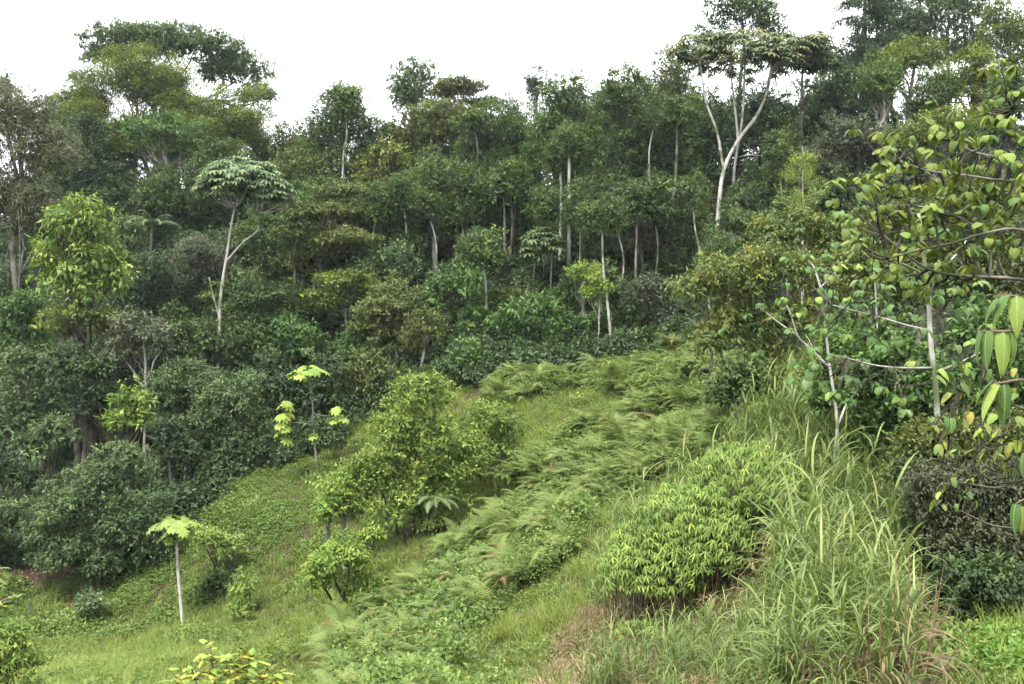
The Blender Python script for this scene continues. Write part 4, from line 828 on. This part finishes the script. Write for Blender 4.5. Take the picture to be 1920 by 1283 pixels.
# ------------------------------------------------------------------ bushes of the clearing
BUS = 'bushes of the clearing'
tree('leafy_bush', 'large lime bush with yellow shoot tips in the middle of the clearing', [(790, 690, 790, 62), (745, 740, 900, 62), (810, 760, 920, 62), (720, 830, 960, 60), (830, 850, 960, 55), (770, 900, 1000, 65), (680, 850, 960, 55), (640, 890, 1000, 48), (880, 800, 920, 42)], 47, 'bush', 'lime', 'dark', BUS, cat='bush', cr=.52, L=.19, W=.095, stems=6, depth=.75, k=1.0, young=.5)
tree('leafy_bush', 'loose lime bush joined to the right side of the large lime bush', [(915, 745, 830, 55), (940, 790, 880, 38), (885, 810, 900, 35)], 50, 'near', 'lime', 'brown', BUS, cat='bush', stems=5, k=1.0, L=.2, W=.08)
tree('leafy_bush', 'sparse yellowish shrub at the lower left of the large lime bush', [(640, 890, 985, 38), (615, 920, 1000, 24)], 46, 'near', 'limeyel', 'grey', BUS, cat='bush', stems=4, k=.6)
tree('leafy_bush', 'lime-topped bush with vine-hung stems in the lower centre of the clearing', [(640, 1000, 1075, 62), (600, 1040, 1110, 42), (675, 1060, 1150, 36), (700, 985, 1020, 24)], 40, 'near', 'limeyel', 'dark', BUS, cat='bush', stems=5, k=1.3, thin=1.2, W=.08, young=.25)
tree('leafy_bush', 'small dark bush on the slope right of the pale-stemmed cecropia', [(408, 1060, 1125, 30), (390, 1090, 1140, 20)], 50, 'bush', 'mid', 'dark', BUS, cat='bush', stems=3)
tree('leafy_bush', 'small pale rounded bush left of the pale-stemmed cecropia', [(170, 1108, 1155, 28)], 51, 'bush', 'pale', 'dark', BUS, cat='bush', stems=3, L=.2, W=.09)
tree('leafy_bush', 'pale lime bush just right of the small dark bush', [(460, 1068, 1130, 24), (450, 1110, 1170, 30)], 47, 'near', 'lime', 'dark', BUS, cat='bush', stems=3, k=.8)
tree('leafy_bush', 'lime shrub behind the crown of the pale-stemmed cecropia', [(390, 985, 1040, 38), (430, 1000, 1050, 30)], 51, 'near', 'lime', 'dark', BUS, cat='bush', stems=4, k=.9, L=.2, W=.09)
tree('leafy_bush', 'yellow-lime bush cut by the bottom left corner', [(10, 1165, 1230, 40), (30, 1210, 1330, 50), (-30, 1190, 1330, 50)], 27, 'near', 'lime', 'dark', BUS, cat='bush', stems=4, L=.16, W=.06)

# palmate bushes (manioc-like) in the right foreground
MAN = [palmate(6, .24, .8, -.35, 2, w0=.3) for _ in range(2)]
def palm_bush(label, lobes, d, n, size, col, grp=None):
    cx = np.mean([l[0] for l in lobes]); X = (cx - CX) / F * d; base = np.array([X, d, float(H(X, d))])
    root = thing('palmate_bush', label, 'bush', base, grp); cb, tb = MB(), MB()
    ar = sum(l[3] * (l[2] - l[1]) for l in lobes)
    for l in lobes:
        dd = d + (l[4] if len(l) > 4 else 0)
        c = P(l[0], (l[1] + l[2]) / 2, dd); rr = np.array([l[3] / F * d, l[3] / F * d * .8, (l[2] - l[1]) / 2 / F * d]); k = int(n * l[3] * (l[2] - l[1]) / ar)
        v = rdir(k * 3); v = v[v[:, 2] > -.6][:k]; k = len(v); bump = 1 + .13 * np.sin(v[:, 0] * 7 + v[:, 2] * 5) * np.cos(v[:, 1] * 6)
        q = c + v * rr * (R.uniform(.55, 1, k) ** .5 * bump)[:, None]
        z = np.array([0, 0, 1.]) + v * .6 + rdir(k) * .25
        x = rdir(k)
        yt = (R.random(k) < .16) * .3
        stamp(cb, MAN[0], q, frames(np.cross(z, x), z, size * R.uniform(.65, 1.25, k)), np.clip(.42 + R.normal(size=k) * .13 + yt, 0, 1))
        for i in range(0, k, 14):
            b = np.array([c[0] + R.normal() * rr[0] * .3, c[1] + R.normal() * rr[1] * .3, 0]); b[2] = float(H(b[0], b[1])) - .2
            tube(tb, curve(b, q[i], sag=.1, wob=.04, n=5), np.linspace(.022, .007, 5), 4)
    tb.obj('stem', BARK['brown'], root, base, True, kind='stuff'); cb.obj('crown', MAT[col], root, base)
palm_bush('large lime bush of hanging finger-like leaves in front of the cane grass', [(1390, 825, 985, 105), (1300, 905, 1075, 110, -.5), (1445, 890, 1040, 65), (1200, 970, 1095, 70), (1250, 1010, 1130, 75, -1), (1340, 960, 1090, 70, -1.2), (1470, 870, 990, 50), (1170, 1020, 1120, 50, -1)], 26.8, 3800, .2, 'lime')
palm_bush('small sprig of lime finger-like leaves at the foot of the large hanging-leaf bush', [(1190, 1160, 1200, 40)], 24, 60, .16, 'lime')

# tree fern: fronds as parts
base = G(795, 1008); d = float(base[1])
root = thing('tree_fern', 'dark green tree fern with broad fronds against the large lime bush', 'tree fern', base)
tp = P(812, 935, d - .5); tb = MB(); tube(tb, curve(base - np.array([0, 0, .2]), tp, wob=.01, n=5), [.09, .08, .07, .06, .05], 7); tb.obj('trunk', BARK['dark'], root, base, True)
ms = [frond(16, 1.0, 1.5, .36, .075, .3, .5).mesh('frond', MATR['blue'], smooth=False) for _ in range(2)]
for i in range(15):
    place('frond', ms[i % 2], root, base, tp, (R.normal() * .12, R.uniform(-.15, .25), i / 15 * 6.283 + R.normal() * .15), R.uniform(1.2, 1.75))
# dark palm in the shaded forest on the left
d = 82.; base = np.array([(285 - CX) / F * d, d, 0.]); base[2] = float(H(base[0], d))
root = thing('palm_tree', 'dark palm with drooping fronds in the shade left of the pale umbrella tree', 'palm', base)
tp = P(285, 425, d); tb = MB(); tube(tb, curve(base - np.array([0, 0, .2]), tp, wob=.01, n=6), np.linspace(.16, .11, 6), 8); tb.obj('trunk', BARK['grey'], root, base, True)
ms = frond(22, 1.0, 1.7, .3, .035, .7, 1.0).mesh('frond', MATR['dark'])
for i in range(14): place('frond', ms, root, base, tp, (R.normal() * .15, R.uniform(-.3, .35), i / 14 * 6.283 + R.normal() * .15), R.uniform(2.3, 3.0))
# drooping dark conifer on the skyline
d = 104.; base = np.array([(1622 - CX) / F * d, d, 0.]); base[2] = float(H(base[0], d))
root = thing('conifer', 'dark conifer with drooping ragged branches on the skyline at upper right', 'tree', base)
cb, tb = MB(), MB(); tz = P(1622, -190, d)[2]; b0 = base - np.array([0, 0, .4])
tube(tb, curve(b0, (base[0], d, tz), n=6), np.linspace(.3, .06, 6), 8)
for i in range(95):
    z = base[2] + (tz - base[2]) * R.uniform(.35, 1.0); f = (tz - z) / (tz - base[2]); ln = .8 + 5.0 * min(f * 1.9, .75) * R.uniform(.4, 1.15); a = R.uniform(0, 6.283)
    s = np.array([base[0], d, z]); e = s + np.array([math.cos(a) * ln, math.sin(a) * ln, ln * R.uniform(-.7, .25)]); pp = curve(s, e, sag=-ln * .1, wob=.02, n=7)
    tube(tb, pp, np.linspace(.05, .012, 7), 4)
    t = R.uniform(.03, 1, 260) ** .8; q = s + (e - s) * t[:, None]; q[:, 2] += 4 * t * (1 - t) * ln * .1; q += R.normal(size=q.shape) * np.array([.22, .22, .28])
    dv = rdir(260) * .8 + np.array([math.cos(a), math.sin(a), -.9]) * .8
    leaves(cb, q, dv, rdir(260) + np.array([0, 0, .6]), R.uniform(.3, .75, 260), R.uniform(.07, .13, 260), np.clip(.35 + R.normal(size=260) * .15, 0, 1))
tb.obj('trunk', BARK['dark'], root, base, True); cb.obj('crown', MAT['dark'], root, base)
# lacy sapling
d = 62.; base = np.array([(1505 - CX) / F * d, d, 0.]); base[2] = float(H(base[0], d))
root = thing('sapling', 'lacy yellow-green sapling with bare straight stem below the great umbrella tree', 'tree', base)
cb, tb = MB(), MB(); top = P(1505, 275, d); tube(tb, curve(base - np.array([0, 0, .3]), top, n=6), np.linspace(.11, .03, 6), 7)
for i in range(46):
    z = P(0, R.uniform(285, 375), d)[2]; f = (top[2] - z) / (top[2] - P(0, 375, d)[2]); ln = .5 + 1.5 * f; a = R.uniform(0, 6.283); s = np.array([top[0], d, z - .4])
    e = s + np.array([math.cos(a) * ln, math.sin(a) * ln, .45]); tube(tb, curve(s, e, n=4), [.02, .016, .011, .006], 3)
    t = R.uniform(.3, 1, 55); q = s + (e - s) * t[:, None] + R.normal(size=(55, 3)) * .13
    leaves(cb, q, rdir(55), rdir(55) * .5 + np.array([0, 0, 1.]), R.uniform(.1, .22, 55), R.uniform(.05, .09, 55), np.clip(.6 + R.normal(size=55) * .18, 0, 1))
tb.obj('trunk', BARK['white'], root, base, True); cb.obj('crown', MAT['lime'], root, base)

# ------------------------------------------------------------------ right-hand thicket
THI = 'trees of the right thicket'
tree('orange_leaf_tree', 'shrubby tree with orange-tinted drooping leaves right of the fern slope', [(1380, 470, 580, 75), (1310, 500, 570, 45), (1460, 440, 560, 70), (1400, 540, 660, 70), (1480, 540, 660, 65), (1340, 590, 680, 40), (1450, 620, 720, 65)], 43, 'near', 'orange', 'grey', THI, stems=5, k=1.0, L=.27, W=.095, cr=.6)
tree('orange_leaf_tree', 'taller olive-orange tree behind the white forked branches', [(1500, 385, 480, 55), (1560, 400, 500, 50), (1440, 410, 490, 40), (1540, 470, 570, 60)], 47, 'near', 'orange', 'grey', THI, stems=3, k=1.0, L=.27, W=.095, cr=.6)
tree('leafy_bush', 'dark shrub at the top of the cane grass below the orange-leaved tree', [(1400, 660, 760, 55), (1460, 690, 790, 50), (1360, 700, 780, 35), (1540, 700, 790, 55)], 40, 'bush', 'mid', 'dark', THI, cat='bush', stems=5)
tree('leafy_bush', 'mixed green thicket below the white trunk on the right', [(1600, 600, 760, 75), (1700, 620, 800, 75), (1560, 720, 800, 45), (1660, 740, 850, 60), (1780, 700, 850, 60), (1850, 560, 700, 60), (1890, 660, 800, 60), (1900, 770, 890, 60), (1820, 790, 900, 55)], 31, 'bush', 'green', 'brown', THI, cat='bush', stems=7, L=.22, W=.12, k=1.0)
tree('leafy_bush', 'green thicket behind the white trunk on the right', [(1620, 450, 620, 80), (1740, 430, 600, 80), (1860, 420, 620, 80), (1700, 370, 480, 70), (1820, 320, 450, 70)], 36, 'broad', 'olive', 'grey', THI, stems=5, L=.22, W=.13, k=1.1)
tree('leafy_bush', 'brown-green tangled bush at the right edge below the yellow-leafed twigs', [(1770, 850, 950, 70), (1860, 860, 990, 75), (1740, 880, 980, 45), (1810, 930, 1060, 75), (1930, 860, 1000, 50), (1900, 970, 1090, 60), (1760, 960, 1060, 50)], 21.5, 'near', 'brown', 'dark', THI, cat='bush', stems=12, L=.12, W=.05, k=.95, cr=.5, zmin=-.9, hollow=.3, thin=1.5)
tree('leafy_bush', 'loose olive bush joining the tangled bush to the large-leaved tree above', [(1740, 770, 880, 55), (1820, 780, 890, 60), (1900, 760, 890, 55), (1690, 820, 920, 40), (1860, 830, 930, 50)], 23.5, 'near', 'olive', 'brown', THI, cat='bush', stems=7, L=.13, W=.06, k=.9, cr=.45, zmin=-.9, hollow=.3)
tree('leafy_bush', 'dark shaded bush hanging over the weeds in the lower right corner', [(1850, 1030, 1150, 75), (1790, 1040, 1160, 55), (1920, 1060, 1190, 60), (1760, 1090, 1180, 35), (1840, 1110, 1190, 60)], 20.5, 'near', 'dark', 'dark', THI, cat='bush', stems=10, L=.13, W=.06, k=.9, cr=.5, zmin=-.9, hollow=.3, thin=1.4)

HEART = [broad_leaf(.92, 6, .3, b, .2) for b in (.7, 1.1, 1.4)]
LOBE = [broad_leaf(.85, 6, .35, b, .12, .08) for b in (.8, 1.3)]
def head_tree(label, base, main, heads, cols, size, bark, kleaf, d_default, grp=THI, name='large_leaf_tree', protos=HEART, r0=.06, pet=.9, more=0):
    root = thing(name, label, 'tree', base, grp)
    ms = [p_.mesh('leaf', MATR[c], smooth=True) for c in cols for p_ in protos]
    tb = MB(); nodes = []; own = []
    for path, rr in main:
        wp = [P(*a) for a in path]; gz_ = float(H(wp[0][0], wp[0][1]))
        if (path is main[0][0] or path[0] == main[0][0][0]) and wp[0][2] > gz_ + .1: wp = [np.array([wp[0][0], wp[0][1], gz_ - .15])] + wp
        q = MB(); pp = smooth_path(wp); tube(q, pp, np.linspace(rr, rr * .45, len(pp)), 8)
        bo = q.obj('branch', BARK[bark], root, base, True); nodes.extend(pp[2:]); own.extend([bo] * len(pp[2:]))
    nodes = np.array(nodes)
    for hx, hy, *rest in heads:
        c = P(hx, hy, rest[0] if rest else d_default * R.uniform(.95, 1.06))
        ni = np.argmin(np.linalg.norm(nodes - c, axis=1)); nd = nodes[ni]; ln = np.linalg.norm(c - nd)
        tube(tb, curve(nd, c, sag=ln * .12, wob=.03, n=5), np.linspace(min(.02, r0 * .5), .006, 5), 5)
        for i in range(kleaf):
            a = i / kleaf * 6.283 + R.normal() * .35; s = size * R.uniform(.65, 1.2)
            el = R.uniform(-.1, .6); pl = s * pet * R.uniform(.5, 1)
            dv = np.array([math.cos(a) * math.cos(el), math.sin(a) * math.cos(el), math.sin(el)]); q = c + dv * pl
            tube(tb, curve(c, q, n=3), [.006, .005, .004], 3)
            pitch = R.uniform(.25, 1.25)                         # blades hang from their stalks
            rot = Euler((R.normal() * .3, pitch, a + R.normal() * .3), 'XYZ')
            place('leaf', ms[R.integers(len(ms))], own[ni], base, q, rot, s)
    fo = MB(); k = more; hp = np.array([P(h[0], h[1], h[2] if len(h) > 2 else d_default) for h in heads]); sp_ = 38 / F * d_default
    if k:
        ci = R.integers(0, len(hp), k // 5); cen = hp[ci] + R.normal(size=(k // 5, 3)) * np.array([sp_, sp_ * 2.2, sp_]) + np.array([0, sp_, 0]); li = np.repeat(np.arange(k // 5), 5); n = len(li)
        a = R.uniform(0, 6.283, n); pit = R.uniform(.25, 1.25, n); x = np.stack([np.cos(a) * np.cos(pit), np.sin(a) * np.cos(pit), -np.sin(pit)], -1)
        q = cen[li] + np.stack([np.cos(a), np.sin(a), R.uniform(-.2, .6, n)], -1) * size * .6
        stamp(fo, protos[0], q, frames(x, np.array([0, 0, 1.]) + rdir(n) * .3, size * R.uniform(.65, 1.15, n)), np.clip(.45 + R.normal(size=n) * .2, 0, 1))
        fo.obj('foliage', MAT[cols[0]], root, base, True, kind='stuff')
        for c_ in cen:
            j = np.argmin(np.linalg.norm(nodes - c_, axis=1)); tube(tb, curve(nodes[j], c_, sag=.05, wob=.03, n=4), [.012, .009, .006, .004], 4)
    tb.obj('twig', BARK['dark'], root, base, True, kind='stuff')
    return root
bx = np.array([7.2, 11.0, 0.]); bx[2] = float(H(bx[0], bx[1]))
trunkpt = (2080, 640, 11.2)
head_tree('large-leaved tree reaching in from the right edge with dark curved branches and heart-shaped leaves', bx,
    [([(2170, 900, 11), (2130, 640, 11), (2060, 560, 11), (1920, 525, 10.8), (1800, 517, 10.8), (1740, 505, 10.8), (1690, 470, 10.8), (1655, 440, 10.8)], .024),
     ([(2130, 640, 11), (2040, 480, 10.6), (1920, 432, 10.4), (1850, 437, 10.4), (1790, 455, 10.4), (1730, 468, 10.5), (1668, 484, 10.5)], .019),
     ([(2170, 900, 11), (2140, 620, 11), (2090, 420, 11), (1990, 330, 11), (1880, 298, 11), (1825, 285, 11), (1780, 262, 11)], .024),
     ([(2090, 420, 11), (2040, 280, 11), (1960, 225, 11), (1900, 205, 11)], .016), ([(1990, 330, 11), (1900, 340, 10.6), (1820, 330, 10.6), (1740, 320, 11), (1680, 300, 11.3)], .014),
     ([(1850, 437, 10.4), (1780, 400, 10.8), (1700, 385, 11.2), (1640, 390, 11.5)], .012)],
    [(1862, 190), (1905, 175), (1835, 205), (1895, 225), (1800, 235), (1760, 252), (1705, 262), (1665, 285), (1730, 285), (1810, 262), (1850, 262), (1690, 315), (1655, 310), (1745, 312),
     (1790, 300), (1840, 315), (1885, 290), (1915, 310), (1630, 350), (1680, 355), (1730, 350), (1775, 352), (1820, 362), (1862, 352), (1905, 372), (1880, 400), (1840, 395), (1800, 402), (1750, 392),
     (1700, 402), (1660, 390), (1620, 392), (1600, 415), (1640, 432), (1690, 442), (1735, 430), (1780, 438), (1650, 475), (1690, 505), (1722, 535), (1860, 455), (1905, 470), (1830, 470), (1780, 490), (1600, 455), (1750, 520), (1860, 225), (1920, 260), (1870, 320), (1715, 470)],
    ('olivelime', 'lime', 'green'), .108, 'grey', 6, 11.0, more=640)
d = 24.; bx = np.array([(1762 - CX) / F * d, d, 0.]); bx[2] = float(H(bx[0], d))
head_tree('large-leaved tree with a straight white trunk on the right', bx,
    [([(1764, 960, d), (1758, 800, d), (1754, 720, d), (1745, 640, d), (1741, 560, d), (1733, 490, d), (1728, 440, d), (1722, 400, d)], .085),
     ([(1737, 520, d), (1765, 505, d), (1800, 470, d), (1812, 450, d)], .035), ([(1737, 520, d), (1715, 505, d), (1688, 493, d)], .03),
     ([(1750, 690, d), (1690, 690, d - .4), (1640, 685, d - .6), (1590, 672, d - .8)], .03), ([(1745, 620, d), (1700, 610, d), (1650, 595, d), (1560, 572, d)], .025), ([(1752, 700, d), (1800, 680, d), (1850, 655, d)], .035)],
    [(1570, 400), (1610, 440), (1590, 470), (1640, 455), (1560, 520), (1610, 530), (1660, 540), (1700, 530), (1575, 575), (1620, 590), (1660, 600), (1700, 590), (1545, 620), (1590, 630), (1640, 640), (1685, 640), (1730, 620),
     (1525, 655), (1570, 670), (1620, 680), (1670, 690), (1710, 680), (1780, 600), (1820, 580), (1850, 610), (1790, 650), (1830, 640), (1600, 715), (1650, 730), (1690, 750), (1520, 720), (1560, 740), (1750, 560), (1790, 545), (1530, 690), (1700, 770), (1840, 530), (1740, 470), (1680, 480), (1770, 440)],
    ('green', 'lime', 'pale'), .2, 'white', 7, d, more=330)
d = 30.; bx = np.array([(1560 - CX) / F * d, d, 0.]); bx[2] = float(H(bx[0], d))
head_tree('slim tree with white forked branches left of the straight white trunk', bx,
    [([(1570, 800, d), (1556, 690, d), (1546, 600, d), (1538, 540, d), (1525, 500, d), (1515, 490, d)], .05), ([(1538, 540, d), (1552, 525, d), (1568, 506, d)], .025),
     ([(1556, 690, d), (1515, 650, d), (1496, 630, d), (1483, 590, d), (1474, 572, d)], .035), ([(1496, 630, d), (1460, 605, d), (1425, 578, d)], .025), ([(1570, 800, d), (1640, 680, d + 1), (1643, 580, d + 1), (1638, 500, d + 1)], .04)],
    [(1515, 480), (1570, 500), (1470, 560), (1425, 570), (1500, 590), (1450, 590), (1590, 560), (1530, 560), (1638, 490), (1610, 500), (1480, 620), (1560, 640)], ('green', 'limeyel', 'lime'), .2, 'white', 6, d, more=120)

# big leaves close to the camera at the right edge
LAN = [broad_leaf(.36, 8, .35, b, .0) for b in (.7, 1.1)]
def spray(label, stems, col, size, name, d, bark, protos, base, droop=(.5, 1.2), grp=None):
    root = thing(name, label, 'branch' if 'branch' in name else 'shrub', base, grp); tb = MB(); ms = [p_.mesh('leaf', MATR[c], smooth=True) for c in col for p_ in protos]
    for path, tips in stems:
        wp = [P(*a) for a in path]; gz_ = float(H(wp[0][0], wp[0][1]))
        if not any(path[0] in o_[0][1:] for o_ in stems) and wp[0][2] > gz_ + .1: wp = [np.array([wp[0][0], wp[0][1], gz_ - .1])] + wp
        pp = smooth_path(wp); tube(tb, pp, np.linspace(.014, .005, len(pp)) * (d / 6) ** .5, 6)
        for px, py, az, pitch, s in tips:
            q = P(px, py, d); nd = pp[np.argmin(np.linalg.norm(pp - q, axis=1))]
            tube(tb, curve(nd, q, sag=-.02, n=4), np.full(4, .003 * (d / 6) ** .5), 4)
            place('leaf', ms[R.integers(len(ms))], root, base, q, Euler((R.normal() * .2, pitch, az), 'XYZ'), s * size)
    tb.obj('twig', BARK[bark], root, base, True); return root
g0 = np.array([4.2, 6.0, 0.]); g0[2] = float(H(4.2, 6.0))
spray('pale green pointed leaves hanging close to the camera at the right edge', [
    ([(2040, 1000, 6), (2000, 700, 6), (1960, 590, 6), (1915, 560, 6), (1880, 552, 6)], [(1885, 553, 3.3, .9, 1.0), (1893, 553, 2.7, .8, 1.1), (1905, 556, 4.4, 1.1, 1.2), (1920, 560, 5.3, 1.0, 1.1), (1870, 560, 3.0, .7, .9)]),
    ([(2000, 700, 6), (1940, 625, 6), (1880, 622, 6), (1835, 622, 6)], [(1836, 622, 3.2, 1.2, 1.0), (1850, 622, 3.9, 1.2, 1.1), (1865, 622, 2.6, 1.1, .9), (1880, 624, 4.6, 1.2, 1.3), (1900, 626, 5.4, 1.2, 1.1)]),
    ([(2010, 760, 6), (1930, 715, 6), (1880, 718, 6), (1868, 720, 6)], [(1866, 720, 3.4, .85, 1.15), (1874, 722, 3.0, 1.2, .8), (1882, 722, 4.7, 1.35, 1.2), (1858, 718, 2.8, .7, .8)]),
    ([(2010, 980, 6), (1960, 930, 6), (1925, 935, 6), (1905, 945, 6)], [(1905, 945, 3.6, 1.2, .9), (1915, 950, 4.6, 1.3, .8)]),
    ([(2040, 1000, 6), (1990, 880, 6), (1950, 850, 6), (1920, 850, 6)], [(1920, 850, 3.4, 1.1, .9), (1935, 850, 4.6, 1.2, .9)])],
    ('lime', 'green'), .22, 'large_leaf_shrub', 6, 'brown', LAN, g0)
d = 10.; g0 = np.array([5.6, d, 0.]); g0[2] = float(H(5.6, d))
tp_ = lambda cs, s: [(x + R.uniform(-14, 14), y + R.uniform(-10, 10), R.uniform(0, 6.28), R.uniform(.2, 1.2), s * R.uniform(.6, 1.2)) for x, y in cs for _ in range(4)]
spray('yellow and green leafed shrub with arching twigs at the right edge above the tangled bush', [
    ([(2080, 1150, d), (2020, 960, d), (1920, 908, d), (1870, 905, d), (1830, 880, d), (1825, 850, d)], tp_([(1840, 850), (1870, 840), (1900, 830), (1860, 800), (1905, 790), (1890, 870), (1825, 830)], .8)),
    ([(2020, 960, d), (1940, 900, d), (1870, 915, d), (1800, 905, d), (1762, 910, d)], tp_([(1765, 905), (1780, 895), (1760, 930), (1810, 925), (1815, 900)], .65)),
    ([(2080, 1150, d), (2020, 1010, d), (1920, 993, d), (1860, 985, d), (1815, 965, d), (1775, 945, d)], tp_([(1780, 940), (1820, 935)], .6)),
    ([(2050, 1000, d), (1960, 800, d), (1900, 760, d), (1850, 740, d), (1800, 735, d)], tp_([(1790, 730), (1820, 720), (1840, 745), (1870, 735), (1850, 700), (1890, 700), (1905, 730), (1810, 690), (1760, 700), (1870, 770), (1820, 780), (1780, 790), (1760, 830), (1790, 840), (1840, 810), (1740, 800)], .8))],
    ('limeyel', 'green', 'orange', 'mid'), .17, 'yellow_leaf_shrub', d, 'dark', [broad_leaf(.6, 6, .3, .8, .05)], g0)
# foreground shrub tops along the bottom left
d = 19.; g0 = np.array([(425 - CX) / F * d, d, 0.]); g0[2] = float(H(g0[0], d))
st = []
for bx_, by_, tx, ty in ((420, 1420, 395, 1215), (425, 1420, 450, 1215), (415, 1420, 360, 1255), (430, 1420, 500, 1255), (420, 1420, 425, 1235), (410, 1420, 330, 1270), (435, 1420, 525, 1262), (420, 1420, 470, 1235)):
    tips = []
    for t in np.linspace(.70, 1, 26):
        a = R.uniform(0, 6.28); x = bx_ + (tx - bx_) * t ** .7; y = by_ + (ty - by_) * t
        tips.append((x + R.normal() * 12, y + R.normal() * 7, a, R.uniform(-.9, .4), R.uniform(.7, 1.25)))
    st.append(([(bx_, by_, d), ((bx_ * .5 + tx * .5), (by_ + ty) / 2, d), (tx, ty, d)], tips))
spray('yellow-green leafy shrub top at the bottom edge left of centre', st, ('gold', 'limeyel'), .25, 'yellow_leaf_shrub', d, 'dark', [broad_leaf(.5, 6, .25, .5, .05)], g0)
d = 14.; g0 = np.array([(-90 - CX) / F * d, d, 0.]); g0[2] = float(H(g0[0], d))
spray('orange-brown leaf sprays entering at the left edge', [
    ([(-90, 1400, d), (-60, 1180, d), (-20, 1090, d), (5, 1075, d)], [(x, y, R.uniform(-.9, .9), R.uniform(-.8, .6), R.uniform(.7, 1.2)) for x, y in ((2, 1065), (6, 1075), (-4, 1085), (4, 1090), (-6, 1070), (0, 1100), (-10, 1060))]),
    ([(-60, 1180, d), (-20, 1140, d), (15, 1122, d), (32, 1112, d)], [(x, y, R.uniform(-.9, .9), R.uniform(-.6, .6), R.uniform(.7, 1.2)) for x, y in ((5, 1130), (15, 1120), (25, 1115), (20, 1125), (-2, 1135), (8, 1140), (-10, 1125))])],
    ('orange', 'limeyel'), .17, 'orange_leaf_shrub', d, 'brown', [broad_leaf(.38, 6, .25, .5, .0)], g0)
# bare leaning stick in front of the cane grass and a small bare twig plant
a, b = G(1655, 1230), P(1755, 1095, 19.2); tb = MB(); tube(tb, curve(a, b, wob=.01, n=6), np.linspace(.018, .01, 6), 6)
o = tb.obj('leaning_stick', BARK['brown'], None, tuple(a), True); o['label'] = 'thin bare stick leaning out of the cane grass at lower right'; o['category'] = 'stick'
a = G(68, 1172); a[2] -= .1; tb = MB(); q1 = a + np.array([-.3, 0, .75])
tube(tb, curve(a, q1, wob=.03, n=5), np.linspace(.03, .02, 5), 6)
for dx, dz in ((-.35, .5), (.35, .45), (.1, .7), (-.05, .6)): tube(tb, curve(q1, q1 + np.array([dx, R.normal() * .2, dz]), wob=.04, n=4), [.018, .014, .01, .006], 5)
o = tb.obj('bare_twig_plant', BARK['grey'], None, tuple(a), True); o['label'] = 'small leafless forked twig standing in the creepers at lower left'; o['category'] = 'twig'
# ------------------------------------------------------------------ humid air
hb = MB(); x0, x1, y0, y1, z0, z1 = -460., 460., -340., 640., -60., 90.
hb.add([(x, y, z) for z in (z0, z1) for y in (y0, y1) for x in (x0, x1)], quads=[(0, 2, 3, 1), (4, 5, 7, 6), (0, 1, 5, 4), (2, 6, 7, 3), (0, 4, 6, 2), (1, 3, 7, 5)])
m, N, L, o = mat_base('humid_air'); pv = N.new('ShaderNodeVolumePrincipled'); pv.inputs['Color'].default_value = (.86, .93, 1, 1); pv.inputs['Density'].default_value = 0.00013
L.new(pv.outputs[0], o.inputs['Volume']); hz = hb.obj('haze', m, kind='stuff'); hz['label'] = 'thin pale haze in the humid air over the valley'
print('triangles', TRIS[0])
